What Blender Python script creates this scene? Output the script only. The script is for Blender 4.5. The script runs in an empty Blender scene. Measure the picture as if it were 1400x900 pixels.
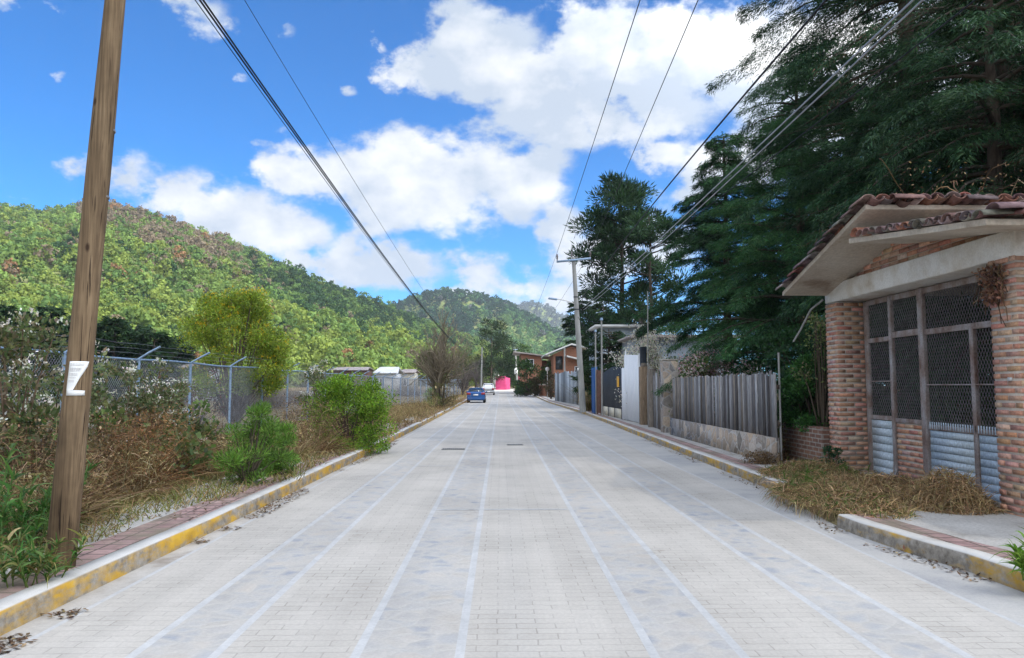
import bpy, math, random
import numpy as np
from math import radians, sin, cos, pi

random.seed(7)
RNG = np.random.default_rng(11)
scene = bpy.context.scene
COL = scene.collection
V = lambda *a: np.array(a, float)

# ------------------------------------------------------------------ camera
CAM_H, FPX, PITCH, YAW = 1.6, 1010.0, radians(4.42), radians(0.91)
_fw = V(sin(YAW)*cos(PITCH), cos(YAW)*cos(PITCH), sin(PITCH))
_rt = V(cos(YAW), -sin(YAW), 0)
_up = np.cross(_rt, _fw)
def at(px, py, Y):
    """point of the place seen at photo pixel (px, py), Y metres along the road"""
    d = _fw + _rt*(px-700)/FPX + _up*(450-py)/FPX
    return V(0, 0, CAM_H) + d*(Y/d[1])
cam = bpy.data.cameras.new("camera")
cam.sensor_width = 36.0
cam.lens = 36.0*FPX/1400.0
cam.clip_start = 0.05
cam.clip_end = 12000
co = bpy.data.objects.new("camera", cam)
COL.objects.link(co)
co.location = (0, 0, CAM_H)
co.rotation_euler = (radians(90)+PITCH, 0, -YAW)
scene.camera = co

def gz(y):
    """height of the street along its length: level, then gently rising"""
    return np.interp(y, [0, 72, 106, 150, 200, 400, 1500], [0, 0, .35, .85, 1.3, 2, 2])

# ------------------------------------------------------------------ mesh builder
class MB:
    def __init__(self):
        self.v = []; self.f = []; self.n = 0
    def add(self, verts, faces, tint=(1, 1, 1), mat=0):
        verts = np.asarray(verts, float).reshape(-1, 3)
        faces = np.asarray(faces, np.int64)
        if faces.ndim == 1: faces = faces[None]
        t = np.asarray(tint, float)
        if t.ndim == 1: t = np.broadcast_to(t, (len(faces), 3))
        self.v.append(verts)
        self.f.append((faces+self.n, t, mat))
        self.n += len(verts)
        return self
    def poly(self, pts, tint=(1, 1, 1), mat=0):
        return self.add(pts, [list(range(len(pts)))], tint, mat)
    def hexa(self, p, tint=(1, 1, 1), mat=0):
        """p: 8 corners, bottom 4 (ccw from above) then top 4"""
        return self.add(p, [[3, 2, 1, 0], [4, 5, 6, 7], [0, 1, 5, 4], [1, 2, 6, 5], [2, 3, 7, 6], [3, 0, 4, 7]], tint, mat)
    def box(self, x0, x1, y0, y1, z0, z1, tint=(1, 1, 1), mat=0):
        return self.hexa([(x0, y0, z0), (x1, y0, z0), (x1, y1, z0), (x0, y1, z0), (x0, y0, z1), (x1, y0, z1), (x1, y1, z1), (x0, y1, z1)], tint, mat)
    def bar(self, a, b, w, h=None, tint=(1, 1, 1), mat=0, up=(0, 0, 1)):
        a = V(*a); b = V(*b); h = w if h is None else h
        d = b-a; d /= np.linalg.norm(d)+1e-9
        u = V(*up)
        if abs(d@u) > .95: u = V(1, 0, 0)
        s = np.cross(d, u); s /= np.linalg.norm(s); u = np.cross(s, d)
        c = [(-s*w-u*h)/2, (s*w-u*h)/2, (s*w+u*h)/2, (-s*w+u*h)/2]
        p = [a+q for q in c]+[b+q for q in c]
        return self.add(p, [[3, 2, 1, 0], [4, 5, 6, 7], [0, 1, 5, 4], [1, 2, 6, 5], [2, 3, 7, 6], [3, 0, 4, 7]], tint, mat)
    def tube(self, pts, rad, n=6, tint=(1, 1, 1), mat=0, caps=True):
        pts = np.asarray(pts, float); k = len(pts)
        rad = np.broadcast_to(np.asarray(rad, float), (k,))
        d = np.gradient(pts, axis=0); d /= np.linalg.norm(d, axis=1)[:, None]+1e-9
        ref = V(0, 0, 1) if abs(d[0][2]) < .9 else V(1, 0, 0)
        s = np.cross(d, ref); s /= np.linalg.norm(s, axis=1)[:, None]+1e-9
        u = np.cross(s, d)
        a = np.arange(n)*2*pi/n
        ring = pts[:, None]+rad[:, None, None]*(s[:, None]*np.cos(a)[None, :, None]+u[:, None]*np.sin(a)[None, :, None])
        i = np.arange(k-1)[:, None]*n; j = np.arange(n)[None]; j2 = (j+1) % n
        F = np.stack([i+j, i+j2, i+n+j2, i+n+j], -1).reshape(-1, 4)
        self.add(ring.reshape(-1, 3), F, tint, mat)
        if caps and n > 2:
            self.poly(ring[0][::-1], tint, mat); self.poly(ring[-1], tint, mat)
        return self
    def revolve(self, c, prof, n=12, tint=(1, 1, 1), mat=0):
        c = V(*c); a = np.arange(n)*2*pi/n
        ring = np.array([[c+V(r*cos(t), r*sin(t), z) for t in a] for r, z in prof])
        k = len(prof)
        i = np.arange(k-1)[:, None]*n; j = np.arange(n)[None]; j2 = (j+1) % n
        F = np.stack([i+j, i+j2, i+n+j2, i+n+j], -1).reshape(-1, 4)
        self.add(ring.reshape(-1, 3), F, tint, mat)
        self.poly(ring[0][::-1], tint, mat); self.poly(ring[-1], tint, mat)
        return self
    def prism(self, poly, off, tint=(1, 1, 1), mat=0):
        p = np.asarray(poly, float); q = p+np.asarray(off, float); n = len(p)
        self.add(np.vstack([p, q]), [[i, (i+1) % n, n+(i+1) % n, n+i] for i in range(n)], tint, mat)
        self.poly(p[::-1], tint, mat); self.poly(q, tint, mat)
        return self
    def ribbons(self, base, d, length, width, droop, tint, segs=3, mat=0, side=None):
        """curved tapering blades; base,d (N,3); droop bends them down with length"""
        base = np.asarray(base, float); N = len(base)
        if N == 0: return self
        d = d/(np.linalg.norm(d, axis=1)[:, None]+1e-9)
        L = np.broadcast_to(length, (N,)); W = np.broadcast_to(width, (N,)); D = np.broadcast_to(droop, (N,))
        if side is None:
            r = RNG.normal(size=(N, 3)); side = np.cross(d, r)
            side /= np.linalg.norm(side, axis=1)[:, None]+1e-9
        vs = []
        for k in range(segs+1):
            t = k/segs
            c = base+d*(L*t)[:, None]; c[:, 2] -= D*L*t*t
            w = W*(1-t)**.7/2
            if k < segs: vs += [c-side*w[:, None], c+side*w[:, None]]
            else: vs += [c]
        m = 2*segs+1
        P = np.stack(vs, 1).reshape(-1, 3)
        o = np.arange(N)[:, None]*m
        q = np.concatenate([o+np.array([[2*k, 2*k+1, 2*k+3, 2*k+2]]) for k in range(segs-1)], 0) if segs > 1 else None
        tt = np.asarray(tint, float)
        if tt.ndim == 1: tt = np.broadcast_to(tt, (N, 3))
        n0 = self.n
        self.v.append(P); self.n += len(P)
        if q is not None: self.f.append((q+n0, np.tile(tt, (segs-1, 1)), mat))
        self.f.append((o+np.array([[2*segs-2, 2*segs-1, 2*segs]])+n0, tt, mat))
        return self
    def leaves(self, c, d, size, width, tint, mat=0, nrm=None, fold=.0):
        """rhombic leaves at c pointing along d"""
        c = np.asarray(c, float); N = len(c)
        if N == 0: return self
        d = d/(np.linalg.norm(d, axis=1)[:, None]+1e-9)
        r = RNG.normal(size=(N, 3)) if nrm is None else nrm
        s = np.cross(d, r); s /= np.linalg.norm(s, axis=1)[:, None]+1e-9
        L = np.broadcast_to(size, (N,))[:, None]; W = np.broadcast_to(width, (N,))[:, None]
        P = np.stack([c, c+d*L*.45-s*W*.5, c+d*L, c+d*L*.45+s*W*.5], 1).reshape(-1, 3)
        F = np.arange(N)[:, None]*4+np.array([[0, 1, 2, 3]])
        return self.add(P, F, tint, mat)
    def build(self, name, mats, parent=None, smooth=False, loc=None, bev=0):
        V_ = np.vstack(self.v)
        if loc is not None: V_ = V_-np.asarray(loc, float)
        me = bpy.data.meshes.new(name)
        me.vertices.add(len(V_)); me.vertices.foreach_set('co', V_.astype(np.float32).ravel())
        starts, loops, mi, tints = [], [], [], []
        o = 0
        for F, t, m in self.f:
            k = F.shape[1]
            starts.append(o+np.arange(len(F))*k); o += F.size
            loops.append(F.ravel()); mi.append(np.full(len(F), m)); tints.append(t)
        starts = np.concatenate(starts).astype(np.int32); loops = np.concatenate(loops).astype(np.int32)
        me.loops.add(len(loops)); me.loops.foreach_set('vertex_index', loops)
        me.polygons.add(len(starts)); me.polygons.foreach_set('loop_start', starts)
        me.polygons.foreach_set('material_index', np.concatenate(mi).astype(np.int32))
        if smooth: me.polygons.foreach_set('use_smooth', np.ones(len(starts), bool))
        tt = np.concatenate(tints)
        if not np.allclose(tt, 1):
            at_ = me.attributes.new('tint', 'FLOAT_COLOR', 'FACE')
            at_.data.foreach_set('color', np.hstack([tt, np.ones((len(tt), 1))]).astype(np.float32).ravel())
        me.update(calc_edges=True)
        for m in (mats if isinstance(mats, (list, tuple)) else [mats]): me.materials.append(m)
        ob = bpy.data.objects.new(name, me); COL.objects.link(ob)
        if loc is not None and parent is None: ob.location = tuple(loc)
        if parent is not None: ob.parent = parent
        if bev:
            md = ob.modifiers.new('bevel', 'BEVEL'); md.width = bev; md.segments = 2; md.limit_method = 'ANGLE'
        return ob

def tag(o, label=None, cat=None, group=None, kind=None):
    if label: o['label'] = label
    if cat: o['category'] = cat
    if group: o['group'] = group
    if kind: o['kind'] = kind
    return o
def thing(name, label, cat, loc=(0, 0, 0), rz=0, group=None):
    o = bpy.data.objects.new(name, None); COL.objects.link(o)
    o.empty_display_size = .2
    o.location = tuple(float(q) for q in loc); o.rotation_euler = (0, 0, rz)
    return tag(o, label, cat, group)
def struct(name, mb, mat, smooth=False):
    return tag(mb.build(name, mat, smooth=smooth), kind='structure')
def L(mb, root):
    """world-coordinate geometry moved into a thing's own frame (unrotated things)"""
    mb.v = [v-np.array(root.location) for v in mb.v]; return mb

# ------------------------------------------------------------------ value noise
_T = np.random.default_rng(5).random((64, 64))
def vnoise(x, y):
    x = np.asarray(x, float); y = np.asarray(y, float)
    xi = np.floor(x).astype(int); yi = np.floor(y).astype(int); fx = x-xi; fy = y-yi
    fx = fx*fx*(3-2*fx); fy = fy*fy*(3-2*fy)
    g = lambda a, b: _T[a % 64, b % 64]
    return (g(xi, yi)*(1-fx)+g(xi+1, yi)*fx)*(1-fy)+(g(xi, yi+1)*(1-fx)+g(xi+1, yi+1)*fx)*fy
def fbm(x, y): return vnoise(x, y)*.55+vnoise(2.1*x+7, 2.1*y+3)*.3+vnoise(4.3*x+1, 4.3*y+9)*.15
def tints(cols, n, w=None, j=.22, rng=RNG):
    cols = np.asarray(cols, float)
    if w is not None: w = np.asarray(w, float)/np.sum(w)
    c = cols[rng.choice(len(cols), n, p=w)]
    return np.clip(c*(1+rng.normal(0, j, (n, 1)))*(1+rng.normal(0, .06, (n, 3))), .004, 1)

# ------------------------------------------------------------------ materials
class NT:
    def __init__(s, name):
        s.m = bpy.data.materials.new(name); s.m.use_nodes = True
        s.t = s.m.node_tree; s.t.nodes.clear()
        s.out = s.n('ShaderNodeOutputMaterial'); s.b = s.n('ShaderNodeBsdfPrincipled')
        s.l(s.b, 0, s.out, 0); s.geo = None; s.tc = None
    def n(s, typ, **kw):
        k = s.t.nodes.new(typ)
        for a, b in kw.items(): setattr(k, a, b)
        return k
    def l(s, a, i, b, j): s.t.links.new(a.outputs[i], b.inputs[j])
    def set(s, node, key, val):
        if hasattr(val, 'is_output'): s.t.links.new(val, node.inputs[key])
        else:
            if isinstance(val, (tuple, list)) and len(val) == 3 and node.inputs[key].type == 'RGBA': val = (*val, 1)
            node.inputs[key].default_value = val
    def obj(s):
        if s.tc is None: s.tc = s.n('ShaderNodeTexCoord')
        return s.tc.outputs['Object']
    def noise(s, scale, detail=4, rough=.55, vec=None, stretch=None, out=0):
        vec = vec or s.obj()
        if stretch:
            mp = s.n('ShaderNodeMapping'); s.set(mp, 'Vector', vec); mp.inputs['Scale'].default_value = stretch; vec = mp.outputs[0]
        k = s.n('ShaderNodeTexNoise'); s.set(k, 'Vector', vec); s.set(k, 'Scale', scale); s.set(k, 'Detail', detail); s.set(k, 'Roughness', rough)
        return k.outputs[out]
    def ramp(s, fac, stops, interp='LINEAR'):
        k = s.n('ShaderNodeValToRGB'); s.set(k, 0, fac); r = k.color_ramp; r.interpolation = interp
        while len(r.elements) < len(stops): r.elements.new(.5)
        for e, (p, c) in zip(r.elements, stops):
            e.position = p; e.color = (*c, 1) if isinstance(c, (tuple, list)) else (c, c, c, 1)
        return k.outputs[0]
    def mix(s, fac, a, b, mode='MIX'):
        k = s.n('ShaderNodeMix', data_type='RGBA', blend_type=mode)
        for i, val in ((0, fac), (6, a), (7, b)):
            if hasattr(val, 'is_output'): s.t.links.new(val, k.inputs[i])
            else:
                if isinstance(val, (tuple, list)) and len(val) == 3: val = (*val, 1)
                k.inputs[i].default_value = val
        return k.outputs[2]
    def math(s, op, a, b=0.0, c=0.0):
        k = s.n('ShaderNodeMath', operation=op)
        for i, val in enumerate((a, b, c)): s.set(k, i, val)
        return k.outputs[0]
    def tint(s):
        k = s.n('ShaderNodeAttribute', attribute_name='tint'); return k.outputs['Color']
    def bump(s, h, strength=.4, dist=.02):
        k = s.n('ShaderNodeBump'); s.set(k, 'Height', h); k.inputs['Strength'].default_value = strength; k.inputs['Distance'].default_value = dist
        s.l(k, 0, s.b, 'Normal')
    def fin(s, col=None, rough=.8, metal=0, spec=.3):
        if col is not None: s.set(s.b, 'Base Color', col)
        s.set(s.b, 'Roughness', rough); s.set(s.b, 'Metallic', metal); s.b.inputs['Specular IOR Level'].default_value = spec
        return s.m

def m_leaf(name, trans=.35, rough=.55, spec=.3):
    t = NT(name); c = t.tint(); t.fin(c, rough, 0, spec)
    tr = t.n('ShaderNodeBsdfTranslucent'); t.set(tr, 'Color', t.mix(1, c, (1.25, 1.2, .7), 'MULTIPLY'))
    mx = t.n('ShaderNodeMixShader'); mx.inputs[0].default_value = trans
    t.l(t.b, 0, mx, 1); t.l(tr, 0, mx, 2); t.l(mx, 0, t.out, 0)
    return t.m
def m_tinted(name, rough=.9, ns=20., amt=.5, stretch=None, spec=.2, bump=0, metal=0):
    t = NT(name); n = t.noise(ns, 5, .6, stretch=stretch)
    k = t.ramp(n, [(.25, 1-amt), (.75, 1+amt*.4)])
    t.fin(t.mix(1, t.tint(), k, 'MULTIPLY'), rough, metal, spec)
    if bump: t.bump(n, bump, .01)
    return t.m
def m_noise(name, stops, ns=8., detail=5, rough=.8, stretch=None, bump=.2, dist=.01, spec=.3, metal=0, fine=None):
    t = NT(name); n = t.noise(ns, detail, .6, stretch=stretch)
    c = t.ramp(n, stops)
    if fine:
        c = t.mix(1, c, t.ramp(t.noise(fine[0], 4, .65, stretch=fine[2] if len(fine) > 2 else None), [(.3, 1-fine[1]), (.7, 1+fine[1]*.5)]), 'MULTIPLY')
    t.fin(c, rough, metal, spec)
    if bump: t.bump(n, bump, dist)
    return t.m

M = {}
M['leaf'] = m_leaf('leaf')
M['needle'] = m_leaf('needle', .18, .6, .2)
M['petal'] = m_leaf('petal', .3, .8, .1)
M['dry'] = m_leaf('dry_stalk', .25, .85, .1)
M['far_leaf'] = m_leaf('far_leaf', .42, .8, .05)
M['twig'] = m_tinted('twig', .95, 25, .35)
M['bark'] = m_noise('bark', [(.3, (.035, .026, .02)), (.6, (.10, .078, .06)), (.8, (.16, .13, .1))], 9, 6, .95, (1, 1, .25), .8, .03)
M['wood_pole'] = m_noise('pole_wood', [(.2, (.055, .034, .02)), (.45, (.15, .092, .05)), (.62, (.235, .15, .083)), (.85, (.33, .23, .14))], 7, 8, .85, (5, 5, .22), .5, .008, fine=(55, .55, (3, 3, .08)))
M['plank'] = m_tinted('weathered_plank', .9, 26, .75, (3, 3, .18), .15, .5)
M['brick'] = m_tinted('brick', .92, 30, .38, None, .15, .5)
M['mortar'] = m_noise('mortar', [(.3, (.46, .40, .345)), (.7, (.60, .55, .48))], 14, 5, .95, None, .5)
M['tile'] = m_tinted('roof_tile', .85, 14, .6, None, .25, .4)
M['conc'] = m_noise('old_concrete', [(.25, (.22, .20, .17)), (.5, (.40, .37, .32)), (.75, (.52, .49, .43))], 3.2, 8, .9, None, .25, fine=(40, .2))
M['plaster'] = m_noise('painted_beam', [(.27, (.36, .25, .16)), (.40, (.56, .51, .44)), (.55, (.68, .66, .62)), (.8, (.76, .75, .72))], 1.9, 10, .85, None, .25, fine=(35, .15))
M['soffit'] = m_noise('soffit', [(.28, (.27, .20, .145)), (.42, (.47, .40, .32)), (.6, (.55, .49, .41)), (.8, (.62, .57, .50))], 1.5, 9, .9, None, .15, fine=(22, .2))
M['pole_conc'] = m_noise('pole_concrete', [(.3, (.22, .22, .21)), (.7, (.34, .34, .325))], 4, 6, .85, (1, 1, .3), .2)
M['galv'] = m_noise('galvanised_pipe', [(.3, (.16, .24, .36)), (.7, (.30, .41, .55))], 12, 5, .5, None, .05, spec=.5, metal=.25)
M['wire_mesh'] = m_noise('wire', [(.3, (.18, .19, .21)), (.7, (.34, .35, .37))], 6, 3, .5, None, 0, spec=.5, metal=.4)
M['cable'] = m_noise('cable_rubber', [(.3, (.008, .008, .01)), (.7, (.02, .02, .024))], 3, 3, .6, None, 0)
M['cable_alu'] = m_noise('cable_aluminium', [(.3, (.35, .36, .38)), (.7, (.5, .5, .52))], 3, 3, .4, None, 0, metal=.6)
M['dark_metal'] = m_noise('dark_paint', [(.3, (.012, .017, .026)), (.7, (.03, .038, .05))], 6, 5, .55, None, .05)
M['gate_frame'] = m_noise('gate_frame_paint', [(.3, (.15, .075, .05)), (.46, (.27, .215, .195)), (.7, (.40, .39, .40))], 5, 8, .75, (1, 1, .5), .3, fine=(40, .3))
M['gate_mesh'] = m_noise('gate_mesh_steel', [(.3, (.17, .155, .16)), (.7, (.30, .285, .30))], 9, 4, .7, None, 0, metal=.2)
M['gate_slat'] = m_noise('pale_blue_boards', [(.2, (.20, .15, .12)), (.29, (.44, .52, .58)), (.6, (.58, .67, .75)), (.85, (.67, .74, .79))], 3.5, 9, .8, (.5, .5, 2.5), .25, fine=(28, .3))
M['sheet_tint'] = None
M['white_wood'] = m_noise('white_painted_wood', [(.2, (.48, .46, .44)), (.36, (.76, .78, .81)), (.8, (.85, .86, .88))], 5, 7, .7, (3, 3, .3), .2)
M['blue_paint'] = m_noise('blue_paint', [(.2, (.25, .28, .32)), (.32, (.012, .075, .24)), (.8, (.015, .095, .30))], 3, 6, .6, None, .1)
M['rust'] = m_noise('rusty_panel', [(.3, (.08, .035, .022)), (.7, (.17, .085, .055))], 5, 6, .85, None, .2)
M['grey_sheet'] = m_noise('grey_sheet', [(.25, (.20, .22, .24)), (.5, (.33, .36, .39)), (.8, (.46, .50, .54))], 1.6, 7, .7, (2, 2, .3), .1)
M['pink'] = m_noise('pink_wall', [(.25, (.32, .03, .10)), (.7, (.43, .048, .15))], 1.5, 6, .85, None, .1)
M['cream'] = m_noise('cream_panel', [(.3, (.48, .44, .34)), (.7, (.62, .58, .48))], 5, 6, .8, None, .1)
M['white'] = m_noise('white_plaster', [(.25, (.48, .48, .47)), (.7, (.66, .66, .65))], 1.2, 7, .85, None, .1)
M['pale_blue'] = m_noise('pale_wall', [(.25, (.25, .29, .33)), (.7, (.36, .41, .46))], .8, 6, .85, None, .1)
M['paper'] = m_noise('paper', [(.45, (.72, .72, .70)), (.6, (.80, .80, .79)), (.75, (.66, .62, .58))], 9, 5, .7, None, .1)
M['yellow_sign'] = m_noise('yellow_sign', [(.3, (.75, .36, .02)), (.7, (.85, .45, .04))], 4, 3, .5, None, 0)
M['ceramic'] = m_noise('insulator', [(.3, (.10, .08, .08)), (.7, (.22, .2, .2))], 8, 3, .3, None, 0)
M['roof_sheet'] = m_noise('roof_sheet', [(.25, (.26, .20, .18)), (.7, (.42, .38, .36))], 1.5, 6, .8, None, .1)
M['glass'] = NT('window_glass').fin((.02, .028, .035), .08, 0, .6)
M['tyre'] = NT('tyre_rubber').fin((.012, .012, .013), .8, 0, .3)
M['rim'] = NT('wheel_rim').fin((.35, .35, .37), .35, .7, .5)
M['tail'] = NT('tail_light').fin((.30, .008, .014), .2, 0, .6)
M['plate'] = NT('number_plate').fin((.7, .7, .7), .4)
M['car_blue'] = NT('blue_car_paint').fin((.012, .085, .27), .22, .2, .6)
M['car_white'] = NT('white_car_paint').fin((.66, .67, .68), .3, 0, .5)
M['trim'] = NT('black_trim').fin((.015, .015, .017), .5, 0, .4)

t = NT('pole_wood'); g_ = t.noise(8, 8, .62, stretch=(5, 5, .16)); k_ = t.noise(2.2, 4, .6, stretch=(1, 1, .6))
c_ = t.ramp(g_, [(.25, (.075, .05, .03)), (.45, (.15, .102, .06)), (.6, (.215, .15, .088)), (.8, (.30, .225, .145))])
c_ = t.mix(1, c_, t.ramp(k_, [(.3, .62), (.55, 1.), (.75, 1.18)]), 'MULTIPLY')
cr_ = t.noise(30, 3, .5, stretch=(2.2, 2.2, .035)); cm_ = t.ramp(cr_, [(.33, 0.), (.37, 1.)])
c_ = t.mix(cm_, (.03, .018, .011), c_)
kn_ = t.n('ShaderNodeTexVoronoi', feature='F1'); mp_ = t.n('ShaderNodeMapping'); t.set(mp_, 'Vector', t.obj()); mp_.inputs['Scale'].default_value = (2.4, 2.4, 1.1); t.l(mp_, 0, kn_, 'Vector'); t.set(kn_, 'Scale', 1.4)
c_ = t.mix(t.ramp(kn_.outputs['Distance'], [(.03, 0.), (.075, 1.)]), (.04, .023, .014), c_)
sx_ = t.n('ShaderNodeSeparateXYZ'); t.set(sx_, 0, t.obj())
wet_ = t.math('ADD', sx_.outputs[2], t.math('MULTIPLY', t.math('SUBTRACT', k_, .5), 2.2))
c_ = t.mix(t.ramp(wet_, [(.1, 0.), (1., 1.)]), t.mix(1, c_, (.55, .52, .48), 'MULTIPLY'), c_)
t.bump(t.math('ADD', t.math('MULTIPLY', cm_, .8), t.math('MULTIPLY', g_, .5)), .7, .008)
M['wood_pole'] = t.fin(c_, .88, 0, .2)
def brick_wall_mat(name, c1, c2, mortar, w=.25, h=.08, ms=.012):
    t = NT(name); sx = t.n('ShaderNodeSeparateXYZ'); t.set(sx, 0, t.obj())
    u = t.math('ADD', sx.outputs[0], sx.outputs[1])
    cb = t.n('ShaderNodeCombineXYZ'); t.set(cb, 0, u); t.set(cb, 1, sx.outputs[2])
    b = t.n('ShaderNodeTexBrick'); t.set(b, 'Vector', cb.outputs[0]); t.set(b, 'Scale', 1.0)
    t.set(b, 'Color1', c1); t.set(b, 'Color2', c2); t.set(b, 'Mortar', mortar); t.set(b, 'Mortar Size', ms); t.set(b, 'Brick Width', w); t.set(b, 'Row Height', h); t.set(b, 'Bias', 0.)
    c = t.mix(1, b.outputs[0], t.ramp(t.noise(12, 6), [(.25, .65), (.75, 1.2)]), 'MULTIPLY')
    t.bump(t.math('SUBTRACT', 1, b.outputs[1]), .6, .01)
    return t.fin(c, .92, 0, .15)
M['brick_wall'] = brick_wall_mat('low_brick_wall', (.24, .13, .09), (.16, .09, .07), (.28, .25, .22))
M['house_brick'] = brick_wall_mat('house_brick', (.36, .13, .065), (.29, .10, .05), (.34, .24, .18))

def stone_mat(name, cols, mortar, scale=4., edge=.06):
    t = NT(name)
    d = t.n('ShaderNodeVectorMath', operation='ADD'); t.set(d, 0, t.obj())
    sc = t.n('ShaderNodeVectorMath', operation='SCALE'); t.set(sc, 0, t.noise(5, 3, out=1)); sc.inputs['Scale'].default_value = .08
    t.t.links.new(sc.outputs[0], d.inputs[1])
    v = t.n('ShaderNodeTexVoronoi', feature='F1'); t.set(v, 'Vector', d.outputs[0]); t.set(v, 'Scale', scale)
    e = t.n('ShaderNodeTexVoronoi', feature='DISTANCE_TO_EDGE'); t.set(e, 'Vector', d.outputs[0]); t.set(e, 'Scale', scale)
    sp = t.n('ShaderNodeSeparateColor'); t.l(v, 'Color', sp, 0)
    c = t.ramp(sp.outputs[0], [(i/(len(cols)-1), q) for i, q in enumerate(cols)])
    c = t.mix(1, c, t.ramp(t.noise(18, 6), [(.25, .7), (.75, 1.15)]), 'MULTIPLY')
    k = t.ramp(e.outputs['Distance'], [(edge*.5, 0.), (edge, 1.)])
    t.bump(k, .7, .02)
    return t.fin(t.mix(k, mortar, c), .9, 0, .2)
M['stone'] = stone_mat('rubble_stone', [(.16, .14, .13), (.42, .33, .25), (.20, .195, .205), (.54, .43, .33), (.15, .135, .12), (.46, .41, .37)], (.36, .34, .32), 3.6, .07)

t = NT('sheet_tint'); n = t.noise(1.6, 7, stretch=(2, 2, .3))
M['sheet_tint'] = t.fin(t.mix(1, t.tint(), t.ramp(n, [(.25, (.20, .22, .24)), (.5, (.33, .36, .39)), (.8, (.46, .50, .54))]), 'MULTIPLY'), .7)
# ------------------------------------------------------------------ road, kerbs, pavements, ground
def road_mat(kind):
    t = NT('road_'+kind)
    big = t.noise(.55, 6, .6); fine = t.noise(38, 5, .7)
    worn = t.mix(1, t.ramp(big, [(.28, .82), (.5, .98), (.72, 1.08)]), t.ramp(t.noise(1.6, 6, .6, stretch=(1.6, .07, 1)), [(.3, .90), (.55, 1.), (.7, 1.05)]), 'MULTIPLY')
    worn = t.mix(1, worn, t.ramp(t.noise(.9, 7, .72), [(.26, (.70, .67, .63)), (.36, (1, 1, 1))]), 'MULTIPLY')
    if kind == 'paver':
        b = t.n('ShaderNodeTexBrick', offset=.5); t.set(b, 'Vector', t.obj()); t.set(b, 'Scale', 1.)
        wob = t.n('ShaderNodeVectorMath', operation='MULTIPLY_ADD'); t.set(wob, 0, t.noise(3, 3, out=1)); wob.inputs[1].default_value = (.035, .03, 0); t.set(wob, 2, t.obj())
        t.set(b, 'Vector', wob.outputs[0])
        t.set(b, 'Color1', (.455, .42, .375)); t.set(b, 'Color2', (.505, .47, .42)); t.set(b, 'Mortar', (.35, .32, .285))
        t.set(b, 'Mortar Size', .006); t.set(b, 'Mortar Smooth', .4); t.set(b, 'Brick Width', .26); t.set(b, 'Row Height', .105)
        c = t.mix(t.ramp(t.noise(1.1, 5, .65), [(.40, 0.), (.62, .75)]), b.outputs[0], (.475, .44, .395))
        c = t.mix(1, c, worn, 'MULTIPLY')
        h = t.math('ADD', t.math('MULTIPLY', t.math('SUBTRACT', 1, b.outputs[1]), .6), t.math('MULTIPLY', fine, .5))
        t.bump(h, .22, .008)
    elif kind == 'cobble':
        d = t.n('ShaderNodeVectorMath', operation='MULTIPLY_ADD'); t.set(d, 0, t.noise(4, 4, out=1)); d.inputs[1].default_value = (.07, .07, 0); t.set(d, 2, t.obj())
        v = t.n('ShaderNodeTexVoronoi', feature='F1'); t.set(v, 'Vector', d.outputs[0]); t.set(v, 'Scale', 6.2)
        e = t.n('ShaderNodeTexVoronoi', feature='DISTANCE_TO_EDGE'); t.set(e, 'Vector', d.outputs[0]); t.set(e, 'Scale', 6.2)
        sp = t.n('ShaderNodeSeparateColor'); t.l(v, 'Color', sp, 0)
        c = t.ramp(sp.outputs[0], [(0, (.31, .325, .355)), (.25, (.46, .42, .37)), (.5, (.38, .385, .395)), (.7, (.50, .445, .385)), (.88, (.42, .41, .40)), (1, (.28, .30, .34))])
        k = t.ramp(e.outputs['Distance'], [(.0, .1), (.30, 1.)])
        c = t.mix(k, (.47, .44, .40), c)
        c = t.mix(t.ramp(t.noise(2.2, 5, .7), [(.42, 0.), (.66, .4)]), c, (.42, .41, .395))
        c = t.mix(1, c, worn, 'MULTIPLY')
        t.bump(t.math('ADD', t.math('MULTIPLY', k, .9), t.math('MULTIPLY', fine, .6)), .35, .015)
    elif kind == 'rib':
        c = t.mix(1, t.ramp(t.noise(6, 5), [(.3, (.44, .435, .43)), (.7, (.53, .525, .515))]), worn, 'MULTIPLY')
        t.bump(fine, .1, .004)
    elif kind == 'apron':
        c = t.ramp(t.noise(.9, 7, .65), [(.28, (.29, .29, .30)), (.5, (.42, .405, .385)), (.72, (.48, .455, .42))])
        t.bump(fine, .15, .006)
    else:
        c = t.ramp(t.noise(2.5, 7, .65), [(.3, (.30, .26, .22)), (.5, (.44, .41, .37)), (.7, (.52, .49, .45))])
        t.bump(fine, .25, .008)
    t.fin(t.mix(1, c, t.ramp(fine, [(.3, .88), (.7, 1.08)]), 'MULTIPLY'), .85, 0, .25)
    return t.m
RM = [road_mat(k) for k in ('paver', 'cobble', 'rib', 'apron', 'gutter')]
YS = np.concatenate([np.arange(-6, 20, 2.), np.arange(20, 72, 6.), np.arange(72, 171, 7.)])
LK = lambda y: np.interp(y, [-6, 5, 15, 40, 71, 170], [-3.2, -3.2, -3.10, -3.18, -3.42, -3.6])          # road-side face of the left kerb
RK = lambda y: np.interp(y, [-6, 5.8, 6.6, 7.1, 8.1, 8.8, 11., 16.4, 26, 42, 60, 82, 170], [4.08, 4.08, 4.05, 3.93, 3.82, 3.85, 4.18, 4.3, 4.5, 4.8, 4.72, 4.55, 4.5])
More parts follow.
